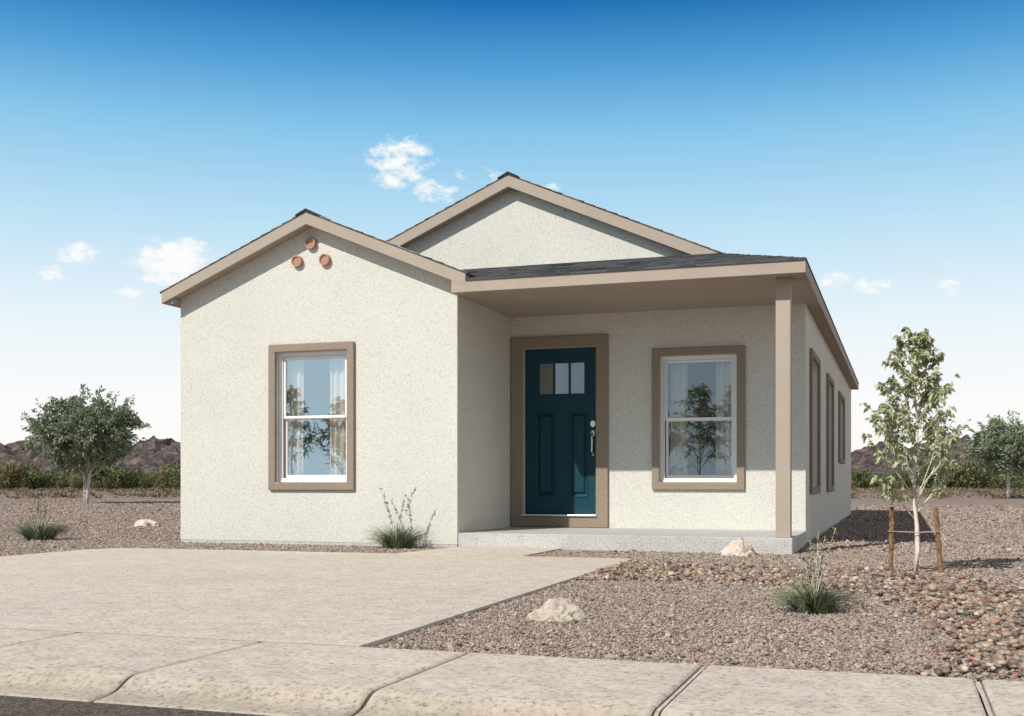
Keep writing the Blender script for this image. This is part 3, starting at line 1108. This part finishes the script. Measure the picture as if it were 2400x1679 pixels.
def sapling(root, H, half, z_low, leaf_len, n_br, palette, bark_mat, leaf_n=16, trunk_r=0.021, slim=(0.55, 0.75)):
    b_ = bmesh.new()
    tr = [Vector((0, 0, -0.03))] + [Vector((0.012 * math.sin(k * 1.3) * (k > 0), 0.01 * math.cos(k * 1.7) * (k > 0), H * 0.97 * k / 10)) for k in range(1, 11)]
    tube(b_, tr, [trunk_r * (1.02 - 0.98 * (k / 10) ** 0.7) + 0.002 for k in range(11)], 8)
    bases, dirs = [], []

    def leaves_on(pts, frm, cnt):
        for _ in range(cnt):
            t = frm + (1 - frm) * random.random() ** 0.8
            i = min(int(t * (len(pts) - 1)), len(pts) - 2)
            p = pts[i].lerp(pts[i + 1], t * (len(pts) - 1) - i)
            ax = (pts[i + 1] - pts[i]).normalized()
            dv = ax * random.uniform(0.0, 0.7) + Vector((random.uniform(-1, 1), random.uniform(-1, 1), random.uniform(-0.7, 0.45)))
            bases.append(p[:])
            dirs.append(dv.normalized()[:])

    def env(z):
        t = (z - z_low) / (H - z_low)
        t = min(max(t, 0), 1)
        return half * (min(1, (t + 0.12) / 0.36) ** 0.8) * (1 - max(0, t - 0.3) / 0.7) ** 0.9 + 0.05

    ga = 2.4
    for k in range(n_br):
        t = (k + 0.5) / n_br
        z0 = H * (0.2 + 0.74 * t ** 0.85)
        az = k * ga + random.uniform(-0.4, 0.4)
        if k == 0:
            az = R(180) + 0.2
        if k == 1:
            az = R(15)
        rise = random.uniform(0.9, 1.5) if t < 0.2 else random.uniform(0.5, 1.15)
        zt = z0 + env(z0 + 0.25) * rise * 0.6
        Rm = env(max(zt, z_low + 0.1)) * random.uniform(0.72, 1.08)
        L = Rm * math.sqrt(1 + rise * rise) * 0.93
        if t < 0.12:
            L *= 1.15
        pts = branch_path((0, 0, z0), (math.cos(az), math.sin(az), rise), L, 7, 0.25, 0.13)
        r0 = trunk_r * (0.25 - 0.11 * t)
        tube(b_, pts, [r0 * (1 - 0.85 * i / 7) + 0.0012 for i in range(8)], 5)
        leaves_on(pts, 0.3 if t > 0.15 else 0.42, int(leaf_n * (1.15 - 0.5 * t)))
        for q in range(3 if t < 0.8 else 2):
            i = random.randint(2, 5)
            dv = (pts[i + 1] - pts[i]).normalized() + Vector((random.uniform(-.9, .9), random.uniform(-.9, .9), random.uniform(-0.35, 0.6)))
            sp = branch_path(pts[i], dv, L * random.uniform(0.28, 0.45), 4, 0.1, 0.16)
            tube(b_, sp, [0.0026 * H / 1.95, 0.0022, 0.0018, 0.0014, 0.001], 4)
            leaves_on(sp, 0.25, int(leaf_n * 0.6))
    leaves_on(tr[6:], 0.1, leaf_n * 2)
    link('trunk', b_, bark_mat, root, smooth=True)
    n = len(bases)
    ln = leaf_len * rng.uniform(0.65, 1.25, n)
    c = pick(np.array(palette), np.ones(len(palette)), n, 0.16)
    leaf_cards('crown', np.array(bases), np.array(dirs), ln, ln * rng.uniform(*slim, n), c, M['leaf'], root, 0.5)


sx, sy = G(2146, 1346)
yt = empty('young_tree', (sx, sy, 0), 0.3)
tag(yt, 'slender young tree with pale trunk and light green leaves tied between two stakes', 'tree')
sapling(yt, 1.96, 0.46, 0.54, 0.048, 48, [(0.44, 0.47, 0.27), (0.52, 0.54, 0.35), (0.35, 0.39, 0.2), (0.58, 0.59, 0.42), (0.27, 0.31, 0.15)], M['bark_pale'], 28)

for (px, py, h, lean, lab) in ((2087.5, 1346, 0.525, 0.01, 'upright bark-covered stake standing between the house and the young tree trunk'), (2207, 1347, 0.52, -0.045, 'leaning bark-covered stake on the far side of the young tree from the house')):
    b = bmesh.new()
    n = 9
    pts = [(lean * (k / n) + 0.002 * math.sin(k * 2.1), 0.002 * math.cos(k * 1.7), -0.05 + (h + 0.05) * k / n) for k in range(n + 1)]
    tube(b, pts, [0.0195 + 0.0022 * math.sin(k * 1.9) for k in range(n + 1)], 10)
    gx, gy = G(px, py)
    o = link('tree_stake', b, M['stake'], smooth=False, bev=0.002)
    o.location = (gx, gy, 0)
    tag(o, lab, 'stake', 'stakes beside the young tree')
# tie running round both stakes and the trunk
b = bmesh.new()
a = Vector((*G(2087.5, 1346), 0.335)) + Vector((0.006, 0, 0))
c = Vector((*G(2207, 1347), 0.333)) + Vector((-0.028, 0, 0))
ax = (c - a).normalized()
nm = Vector((-ax.y, ax.x, 0))
for s_ in (1, -1):
    n = 12
    pts = []
    for k in range(n + 1):
        t = k / n
        pts.append(a.lerp(c, t) + nm * s_ * (0.0265) - Vector((0, 0, 0.006 * math.sin(math.pi * t))))
    tube(b, pts, 0.0032, 6)
for e, s_ in ((a, -1), (c, 1)):
    pts = []
    for k in range(9):
        q = math.pi * k / 8 - math.pi / 2
        pts.append(e + ax * s_ * 0.0265 * math.cos(q) + nm * 0.0265 * math.sin(q))
    tube(b, pts, 0.0032, 6)
tag(link('tree_tie', b, M['tie'], smooth=True), 'thin pink cord looped around both stakes and the young trunk', 'tie')


def tuft(px, py, w, h, stalk_h, stalks, seed, label, dens=330, spread=0.4):
    random.seed(seed)
    r0 = np.random.default_rng(seed)
    x, y = G(px, py)
    root = empty('yucca_plant', (x, y, 0))
    tag(root, label, 'plant', 'grassy yuccas in the gravel')
    n = dens
    az = r0.uniform(0, 2 * np.pi, n)
    ru = np.sqrt(r0.random(n))
    inc = np.clip(0.12 + 0.75 * ru + r0.normal(0, 0.16, n), 0.04, 1.2)
    L = h * 1.12 * r0.uniform(0.72, 1.2, n) * (1 - 0.1 * ru)
    seg = 6
    vs, fs, cs = [], [], []
    for i in range(n):
        d = np.array([math.cos(az[i]), math.sin(az[i])])
        sd = np.array([-d[1], d[0], 0])
        p = np.array([d[0] * 0.27 * w * ru[i], d[1] * 0.27 * w * ru[i], 0.0])
        d = d * 0.9 + np.array([math.cos(az[i] * 7.3), math.sin(az[i] * 5.1)]) * 0.45
        th = inc[i] * 0.6
        wd = 0.0034 * (w / 0.45) ** 0.6 * r0.uniform(0.7, 1.25)
        base = len(vs)
        g_ = r0.random()
        c0 = np.array([0.065, 0.095, 0.045]) * (1 - g_) + np.array([0.17, 0.21, 0.115]) * g_
        if r0.random() < 0.14:
            c0 = np.array([0.34, 0.33, 0.2])
        for k in range(seg + 1):
            t = k / seg
            ww = wd * (1 - 0.85 * t ** 1.5)
            vs += [p + sd * ww, p - sd * ww + np.array([0, 0, 0.0012])]
            cs += [c0 * (0.85 + 0.5 * t)] * 2
            if k < seg:
                a_ = base + 2 * k
                fs.append((a_, a_ + 1, a_ + 3, a_ + 2))
            p = p + np.array([d[0] * math.sin(th), d[1] * math.sin(th), math.cos(th)]) * L[i] / seg
            p[2] = max(p[2], 0.008)
            th += (0.08 + 0.16 * inc[i])
    np_mesh('leaf_tuft', np.array(vs), np.array(fs), M['blade'], root, cols=np.array(cs))
    for k in range(stalks):
        az_ = 2 * math.pi * k / stalks + random.uniform(-0.5, 0.5)
        H = stalk_h * random.uniform(0.62, 1.0) if k else stalk_h
        ln = random.uniform(0.15, spread)
        pts = [Vector((math.cos(az_) * ln * H * (t ** 1.35) * 0.9, math.sin(az_) * ln * H * (t ** 1.35) * 0.9, H * t)) for t in [j / 8 for j in range(9)]]
        b_ = bmesh.new()
        tube(b_, pts, [0.0032 * (w / 0.45) ** 0.5 * (1 - 0.6 * j / 8) for j in range(9)], 5)
        st = link('flower_stalk', b_, M['twig'], root, smooth=True)
        bs, ds = [], []
        for q in range(46):
            t = 0.55 + 0.45 * random.random()
            i = min(int(t * 8), 7)
            p = pts[i].lerp(pts[i + 1], t * 8 - i)
            bs.append((p + Vector((random.uniform(-1, 1), random.uniform(-1, 1), 0)) * 0.006)[:])
            ds.append(Vector((random.uniform(-1, 1), random.uniform(-1, 1), random.uniform(-0.2, 1))).normalized()[:])
        m = len(bs)
        sz = 0.021 * (stalk_h / 0.5) * rng.uniform(0.6, 1.2, m)
        leaf_cards('flower_buds', np.array(bs), np.array(ds), sz, sz * 0.5, pick(np.array([(0.2, 0.25, 0.13), (0.12, 0.16, 0.08), (0.3, 0.31, 0.2)]), np.ones(3), m), M['blade'], st, 0.1)  # small green buds along the upper stalk


tuft(1908, 1438, 0.37, 0.17, 0.47, 7, 3, 'grassy yucca with pale stalks beside the river pebble band', 800)
tuft(930, 1287, 0.56, 0.27, 0.66, 4, 12, 'grassy yucca growing against the base of the stucco gable wall', 650, 0.5)
tuft(94, 1268, 0.6, 0.27, 0.62, 7, 21, 'grassy yucca with pale stalks beside the driveway on the left lot', 700)
random.seed(11)


def broad_tree(seed, H=3.75, W=3.9, z_low=1.0):
    random.seed(seed)
    r0 = np.random.default_rng(seed)
    root = empty('shade_tree')
    b_ = bmesh.new()
    fork = 0.95
    clump = []
    # clump centres spread through a lobed crown
    for k in range(125):
        for _ in range(40):
            p = Vector((random.uniform(-1, 1), random.uniform(-1, 1), random.uniform(-1, 1)))
            if p.length < 1 and (p.length > 0.45 or random.random() < 0.3):
                break
        rr = 1.0 + 0.22 * noise.noise(p.normalized() * 1.7 + Vector((seed, 0, 0)))
        p = p * rr
        zc = (H + z_low) / 2
        hh = (H - z_low) / 2 - 0.2
        q = Vector((p.x * (W / 2 - 0.22), p.y * (W / 2 - 0.22), zc + p.z * hh))
        if p.z < -0.3:
            q.x *= 0.86
            q.y *= 0.86
        clump.append(q)
    for s_ in (-0.05, 0.07):
        stem = [Vector((s_ * 0.6, 0, -0.05)), Vector((s_, 0.01, 0.5)), Vector((s_ * 1.6, 0.02, fork)), Vector((s_ * 4, 0.03, 1.5)), Vector((s_ * 6.5, 0.0, 2.2))]
        tube(b_, stem, [0.075, 0.06, 0.052, 0.04, 0.022], 8)
    for i, q in enumerate(clump):
        if i % 2:
            continue
        s_ = Vector((0.08 if q.x > 0 else -0.05, 0.02, random.uniform(0.9, 1.5)))
        m_ = s_.lerp(q, 0.5) + Vector((0, 0, -0.12))
        tube(b_, [s_, s_.lerp(m_, 0.5) + Vector((0, 0, -0.04)), m_, q], [0.026, 0.02, 0.014, 0.004], 5)
    link('trunk', b_, M['bark_grey'], root, smooth=True)
    bs, ds, lens = [], [], []
    for q in clump:
        rad = random.uniform(0.16, 0.36)
        for _ in range(120):
            v = r0.normal(0, 1, 3)
            v /= np.linalg.norm(v)
            rr = rad * r0.random() ** 0.45
            bs.append(np.array(q) + v * rr * np.array([1, 1, 0.8]))
            d = v + r0.normal(0, 0.55, 3)
            ds.append(d)
            lens.append(r0.uniform(0.1, 0.19))
    # twigs that stick out of the outline
    for _ in range(70):
        v = r0.normal(0, 1, 3)
        v /= np.linalg.norm(v)
        v[2] = v[2] * 0.9 + 0.15
        st = np.array([0, 0, (H + z_low) / 2]) + v * np.array([W / 2 - 0.25, W / 2 - 0.25, (H - z_low) / 2 - 0.22])
        for k in range(22):
            bs.append(st + v * 0.02 * k + r0.normal(0, 0.035, 3))
            ds.append(v + r0.normal(0, 0.7, 3))
            lens.append(r0.uniform(0.09, 0.16))
    ln = np.array(lens)
    c = pick(np.array([(0.19, 0.235, 0.13), (0.26, 0.31, 0.17), (0.14, 0.18, 0.11), (0.36, 0.41, 0.28), (0.22, 0.27, 0.185), (0.3, 0.335, 0.25)]), np.ones(6), len(bs), 0.2)
    leaf_cards('crown', np.array(bs), unit(np.array(ds)), ln, ln * 0.42, c, M['leaf'], root, 0.1)
    return root


tl = broad_tree(5)
tl.location = (*G(202, 1181.5), 0)
tl.scale = (0.94, 0.94, 0.96)
tag(tl, 'round-crowned green tree with a pale forked trunk on the left lot', 'tree', 'shade trees on the open lots')
tr_ = broad_tree(9)
tr_.location = (*G(2364, 1169), 0)
tr_.rotation_euler = (0, 0, 1.2)
tr_.scale = (0.93,) * 3
tag(tr_, 'round-crowned green tree at the far right edge behind the young tree', 'tree', 'shade trees on the open lots')

# airy trees across the street, seen mirrored in the window glass
random.seed(31)
rt = empty('street_tree', (-17.0, -6.6, 0))
tag(rt, 'airy green tree across the street mirrored in the gable window', 'tree', 'trees mirrored in the window glass')
sapling(rt, 3.6, 1.35, 0.2, 0.15, 40, [(0.32, 0.36, 0.19), (0.4, 0.44, 0.25), (0.48, 0.5, 0.32), (0.25, 0.29, 0.15)], M['bark_grey'], 13, 0.026, (0.26, 0.36))
for x, y, rz, sc, lab in ((-15.5, -6.9, 0.8, 0.9, 'lower airy green tree across the street mirrored in the middle of the gable window'), (-14.5, -6.3, 1.9, 0.97, 'smaller airy green tree across the street mirrored at the right edge of the gable window'),
                          (-6.7, -6.2, 3.3, 0.84, 'airy green tree across the street mirrored at the left edge of the porch window'),
                          (-4.4, -6.4, 2.4, 1.0, 'airy green tree across the street mirrored at the right edge of the porch window'),
                          (-5.6, -6.9, 4.4, 1.02, 'taller airy green tree across the street mirrored in the porch window')):
    c = copy_tree(rt)
    c.location = (x, y, 0)
    c.rotation_euler = (0, 0, rz)
    c.scale = (sc * 1.3, sc * 1.3, sc)
    c['label'] = lab


# desert shrubs along the far edge of the flat
def shrub(seed, pal_):
    r0 = np.random.default_rng(seed)
    root = empty('desert_shrub')
    n = 1500
    az = r0.uniform(0, 2 * np.pi, n)
    k = r0.integers(0, 26, n)
    ca = r0.uniform(0, 2 * np.pi, 26)[k]
    cr = (r0.random(26) ** 0.6 * 1.15)[k]
    chh = (r0.uniform(0.55, 1.0, 26))[k] * (1 - 0.25 * cr)
    z = r0.random(n) ** 0.75 * 2.0 * chh
    fl = 0.45 + 0.55 * z / 2
    p = np.stack([np.cos(ca) * cr * fl + r0.normal(0, 0.13, n), np.sin(ca) * cr * fl + r0.normal(0, 0.13, n), z], -1)
    d = unit(np.stack([np.cos(az) * 0.6, np.sin(az) * 0.6, r0.uniform(0.2, 1.3, n)], -1))
    ln = r0.uniform(0.18, 0.36, n)
    leaf_cards('foliage', p, d, ln, ln * 0.28, pick(np.array(pal_), np.ones(len(pal_)), n, 0.2), M['leaf'], root, 0.05)
    b_ = bmesh.new()
    for q in range(7):
        a_ = q * 0.9
        tube(b_, [(0, 0, -0.05), (math.cos(a_) * 0.3, math.sin(a_) * 0.3, 0.7), (math.cos(a_) * 0.8, math.sin(a_) * 0.8, 1.4)], [0.03, 0.022, 0.008], 4)
    link('stem', b_, M['bark_grey'], root)
    return root


green = [(0.08, 0.105, 0.036), (0.115, 0.145, 0.048), (0.16, 0.185, 0.065), (0.21, 0.225, 0.095)]
olive = [(0.27, 0.225, 0.11), (0.2, 0.19, 0.085), (0.34, 0.27, 0.15), (0.15, 0.14, 0.065)]
protos = [shrub(1, green), shrub(2, green), shrub(3, olive)]
used = [False] * 3
LAB = ('dark green desert shrub in the row before the rocky hills', 'dark green desert shrub in the row before the rocky hills', 'olive yellow desert shrub in the row before the rocky hills')
random.seed(5)
spots = []
for (p0, p1, st) in ((-130, 530, 24), (1900, 2530, 24)):
    px = p0
    while px < p1:
        spots.append((px + random.uniform(-8, 8), random.uniform(100, 122), random.choice((0.5, 0.7, 0.9, 1.1, 1.3, 1.6)) * random.uniform(0.9, 1.1), 0 if random.random() < 0.62 else 2))
        px += st * random.uniform(0.7, 1.3)
    px = p0 + 10
    while px < p1:
        spots.append((px, random.uniform(128, 150), random.uniform(0.7, 1.15), random.choice((0, 1, 2))))
        px += st * random.uniform(1.1, 2.0)
for (px, d, sc, kind) in spots:
    if kind == 0:
        kind = random.choice((0, 1))
    o = protos[kind] if not used[kind] else copy_tree(protos[kind])
    used[kind] = True
    o.location = (*at_depth(px, d), 0)
    o.rotation_euler = (0, 0, random.uniform(0, 6.28))
    o.scale = (sc * random.uniform(0.95, 1.25), sc * 1.1, sc)
    tag(o, LAB[kind], 'shrub', 'olive desert shrubs' if kind == 2 else 'dark green desert shrubs')

# low dry scrub and stones on the flat in front of them
n = 1700
px = np.concatenate([rng.uniform(-40, 440, n // 2), rng.uniform(1985, 2440, n // 2)])
dd = 1 / rng.uniform(1 / 105, 1 / 48, n)
dd = np.where(rng.random(n) < 0.6, rng.uniform(85, 112, n), dd)
pp = np.array([at_depth(a_, b_) for a_, b_ in zip(px, dd)])
ra_ = 0.06 * rng.lognormal(0, 0.45, n)
o = stones('field_stones', np.column_stack([pp, ra_ * 0.2]), ra_, pick(np.array([(0.08, 0.055, 0.045), (0.24, 0.17, 0.135), (0.13, 0.09, 0.065), (0.3, 0.225, 0.18)]), np.ones(4), n), M['gravel'], octa, 0.6, False, 0.25)
tag(o, 'scattered dark and tan stones across the desert flat', 'field stones', kind='stuff')
k = rng.random(n) < 0.28
base = np.column_stack([pp, np.zeros(n)])[k]
m = len(base)
bl = np.repeat(base, 16, 0) + rng.normal(0, 0.16, (m * 16, 3)) * np.array([1, 1, 0])
dv = unit(np.column_stack([rng.normal(0, 0.7, (m * 16, 2)), rng.uniform(0.4, 1.2, m * 16)]))
ln = rng.uniform(0.12, 0.36, m * 16)
o = leaf_cards('dry_scrub', bl, dv, ln, ln * 0.22, pick(np.array([(0.2, 0.13, 0.075), (0.28, 0.2, 0.12), (0.12, 0.09, 0.055), (0.12, 0.12, 0.055)]), np.ones(4), m * 16), M['blade'], None, 0.1)
tag(o, 'low brown dry scrub scattered over the desert flat', 'scrub', kind='stuff')

# ------------------------------------------------------------------ rocky hills
ctl = [(-500, 50), (-100, 66), (0, 78), (40, 76), (110, 82), (200, 64), (290, 70), (330, 84), (362, 95), (400, 84), (440, 72), (560, 60), (900, 70), (1400, 74), (1850, 55), (1995, 58), (2020, 66), (2060, 82), (2090, 72), (2150, 70), (2230, 78), (2270, 84), (2310, 62), (2400, 55), (2600, 70), (2900, 50)]
cx_, cz_ = np.array([c[0] for c in ctl]), np.array([c[1] for c in ctl])
nu, nv = 760, 60
D0, D1 = 300.0, 470.0
vs = np.zeros((nv, nu, 3))
pxs = np.linspace(-420, 2820, nu)
for i, px in enumerate(pxs):
    hz = np.interp(px, cx_, cz_)
    for j in range(nv):
        t = j / (nv - 1)
        d_ = D0 + (D1 - D0) * t
        x, y = at_depth(px, d_)
        q = Vector((x * 0.02, y * 0.02, 0))
        top = (hz / F) * 395 + CH
        e = min(1, t / 0.62) ** 1.15 if t < 0.62 else max(0, 1 - (t - 0.62) / 0.38)
        rid = 1 - abs(noise.noise(q * 1.7)) * 2
        rid2 = 1 - abs(noise.noise(q * 4.3 + Vector((3, 1, 0)))) * 2
        fine = noise.noise(q * 11) + 0.6 * noise.noise(q * 23)
        h = top * e * (0.86 + 0.16 * rid + 0.2 * rid2 * (0.4 + e)) + (1.3 * fine) + 0.9 * (1 - 2 * abs(noise.noise(q * 9.0 + Vector((7, 2, 0))))) * min(1, e * 3)
        vs[j, i] = (x, y, h - 0.35 * (e < 0.02))
idx = np.arange(nu * nv).reshape(nv, nu)
fc = np.stack([idx[:-1, :-1], idx[:-1, 1:], idx[1:, 1:], idx[1:, :-1]], -1).reshape(-1, 4)
o = np_mesh('hills', vs.reshape(-1, 3), fc, M['hill'], smooth=False)
tag(o, kind='structure')

# ------------------------------------------------------------------ light
sun_vec = Vector((0.45, 1.04, -1.0)).normalized()     # the way the light travels
sl = bpy.data.lights.new('sun', 'SUN')
sl.energy = 4.6
sl.angle = R(0.5)
sl.color = (1.0, 0.945, 0.865)
so = bpy.data.objects.new('sun', sl)
COL.objects.link(so)
so.rotation_euler = sun_vec.to_track_quat('-Z', 'Y').to_euler()
so.location = (-10, -20, 25)

W = bpy.data.worlds.new('World')
S.world = W
W.use_nodes = True
nt = W.node_tree
nt.nodes.clear()
out = nt.nodes.new('ShaderNodeOutputWorld')
bg = nt.nodes.new('ShaderNodeBackground')
bg.inputs['Strength'].default_value = 0.1
nt.links.new(bg.outputs[0], out.inputs[0])
sky = nt.nodes.new('ShaderNodeTexSky')
sky.sky_type = 'NISHITA'
sky.sun_disc = False
sky.sun_elevation = math.asin(-sun_vec.z)
sky.sun_rotation = math.atan2(-sun_vec.x, -sun_vec.y) % (2 * math.pi)
sky.altitude = 400
sky.air_density = 1.2
sky.dust_density = 0.6
tc = nt.nodes.new('ShaderNodeTexCoord')
sep = nt.nodes.new('ShaderNodeSeparateXYZ')
nt.links.new(tc.outputs['Generated'], sep.inputs[0])


def mth(op, a, b=None, c=None, clamp=False):
    n_ = nt.nodes.new('ShaderNodeMath')
    n_.operation = op
    n_.use_clamp = clamp
    for i, v in enumerate((a, b, c)):
        if v is None:
            continue
        if hasattr(v, 'links'):
            nt.links.new(v, n_.inputs[i])
        else:
            n_.inputs[i].default_value = v
    return n_.outputs[0]


hyp = mth('SQRT', mth('ADD', mth('MULTIPLY', sep.outputs[0], sep.outputs[0]), mth('MULTIPLY', sep.outputs[1], sep.outputs[1])))
az = mth('ARCTAN2', sep.outputs[0], sep.outputs[1])       # from the house's depth axis
el = mth('ARCTAN2', sep.outputs[2], hyp)
elr = mth('DIVIDE', el, R(30), clamp=True)
# the desert sky's own fall from white at the horizon to a deep blue
grad = ramp(nt, elr, [(0.0, (1.0, 0.965, 0.93)), (0.12, (0.98, 0.97, 0.965)), (0.26, (0.81, 0.905, 0.96)), (0.42, (0.5, 0.745, 0.91)), (0.56, (0.255, 0.57, 0.83)), (0.67, (0.085, 0.345, 0.68)), (0.77, (0.01, 0.155, 0.45)), (1.0, (0.01, 0.1, 0.36))])
grad.color_ramp.interpolation = 'B_SPLINE' if False else 'LINEAR'
g10 = nt.nodes.new('ShaderNodeVectorMath')
g10.operation = 'SCALE'
g10.inputs['Scale'].default_value = 10.0
cyn = mth('DIVIDE', sep.outputs[1], mth('MAXIMUM', hyp, 0.01))
south = nt.nodes.new('ShaderNodeMapRange')
south.interpolation_type = 'SMOOTHSTEP'
south.inputs['From Min'].default_value = 0.0
south.inputs['From Max'].default_value = -0.6
nt.links.new(cyn, south.inputs['Value'])
gs = ramp(nt, elr, [(0.0, (0.52, 0.62, 0.7)), (0.2, (0.44, 0.56, 0.66)), (0.5, (0.24, 0.36, 0.5)), (1.0, (0.12, 0.2, 0.34))])
# added bright sky patch, aimed to mirror in the gable window
sdx, sdy = -sun_vec.x / math.hypot(sun_vec.x, sun_vec.y), -sun_vec.y / math.hypot(sun_vec.x, sun_vec.y)
sdx, sdy = -0.55, -0.835      # bearing of the added patch, west of the sun
cs_ = mth('DIVIDE', mth('ADD', mth('MULTIPLY', sep.outputs[0], sdx), mth('MULTIPLY', sep.outputs[1], sdy)), mth('MAXIMUM', hyp, 0.01))
glow = mth('MULTIPLY', mth('DIVIDE', mth('SUBTRACT', cs_, 0.955), 0.035, clamp=True), 0.75)
gsg = mixc(nt, gs.outputs[0], (1.5, 1.95, 2.2), glow)
both = mixc(nt, grad.outputs[0], gsg, south.outputs[0])
east = nt.nodes.new('ShaderNodeMapRange')  # eastern sky, out of view, brightened to fill the right wall
east.interpolation_type = 'SMOOTHSTEP'
east.inputs['From Min'].default_value = 0.4
east.inputs['From Max'].default_value = 0.95
east.inputs['To Max'].default_value = 0.7
nt.links.new(mth('DIVIDE', sep.outputs[0], mth('MAXIMUM', hyp, 0.01)), east.inputs['Value'])
both = mixc(nt, both, (1.1, 1.04, 0.96), east.outputs[0])
hi = nt.nodes.new('ShaderNodeMapRange')
hi.interpolation_type = 'SMOOTHSTEP'
hi.inputs['From Min'].default_value = R(24)
hi.inputs['From Max'].default_value = R(50)
nt.links.new(el, hi.inputs['Value'])
nt.links.new(both, g10.inputs[0])
skyd = nt.nodes.new('ShaderNodeVectorMath')
skyd.operation = 'SCALE'
skyd.inputs['Scale'].default_value = 0.6
hs = nt.nodes.new('ShaderNodeHueSaturation')
hs.inputs['Saturation'].default_value = 0.5
nt.links.new(sky.outputs[0], hs.inputs['Color'])
nt.links.new(hs.outputs[0], skyd.inputs[0])
base = mixc(nt, g10.outputs[0], skyd.outputs[0], hi.outputs[0])

# small fair-weather clouds
clouds = [(905, 350, 84, 42, 1.3), (888, 403, 62, 27, 1.05), (962, 430, 66, 24, 0.95), (1042, 390, 24, 16, 0.7), (1095, 394, 30, 18, 0.8), (1238, 422, 26, 10, 0.8), (395, 588, 95, 62, 1.5),
          (345, 612, 46, 34, 1.0), (296, 656, 34, 15, 0.9), (172, 568, 46, 25, 0.95), (120, 612, 32, 18, 0.75), (1870, 628, 42, 18, 0.95), (1962, 642, 50, 19, 0.9), (2120, 652, 34, 26, 0.75), (2090, 690, 22, 10, 0.5)]
m = None
for (cx, cy, w, h, s_) in clouds:
    px, py = cx * 1.0453, cy * 1.0453
    a0 = TH * -1 + math.atan((px - 1200) / F)
    e0 = math.atan((HOR - py) / math.hypot(F, px - 1200))
    ww, hh = w * 1.0453 / F, h * 1.0453 / F
    qa = mth('DIVIDE', mth('SUBTRACT', az, a0), ww)
    qe = mth('DIVIDE', mth('SUBTRACT', el, e0), hh)
    q = mth('ADD', mth('MULTIPLY', qa, qa), mth('MULTIPLY', qe, qe))
    v = mth('MULTIPLY', mth('SUBTRACT', 1.0, q), s_ * 1.2)
    m = v if m is None else mth('MAXIMUM', m, v)
sc = nt.nodes.new('ShaderNodeMapping')
sc.inputs['Scale'].default_value = (1, 1, 1.8)
sc.inputs['Location'].default_value = (3.17, 1.4, 0.6)
nt.links.new(tc.outputs['Generated'], sc.inputs['Vector'])
n1 = N(nt, 'ShaderNodeTexNoise', Scale=58.0, Detail=10.0, Roughness=0.66)
nt.links.new(sc.outputs[0], n1.inputs['Vector'])
mm = mth('ADD', m, mth('MULTIPLY', mth('SUBTRACT', n1.outputs[0], 0.5), 6.6))
cf = nt.nodes.new('ShaderNodeMapRange')
cf.interpolation_type = 'SMOOTHSTEP'
cf.inputs['From Min'].default_value = 0.0
cf.inputs['From Max'].default_value = 1.9
cf.inputs['To Max'].default_value = 0.95
nt.links.new(mm, cf.inputs['Value'])
gate = mth('GREATER_THAN', m, -1.0)
cfac = mth('MULTIPLY', cf.outputs[0], gate)
final = mixc(nt, base, (9.9, 9.8, 9.7), cfac)
nt.links.new(final, bg.inputs['Color'])

vs_ = S.view_settings
vs_.view_transform = 'Standard'
vs_.look = 'None'
vs_.exposure = 0.0
vs_.gamma = 1.0
vs_.use_curve_mapping = False
S.cycles.max_bounces = 8
S.cycles.transparent_max_bounces = 16
S.cycles.use_denoising = True
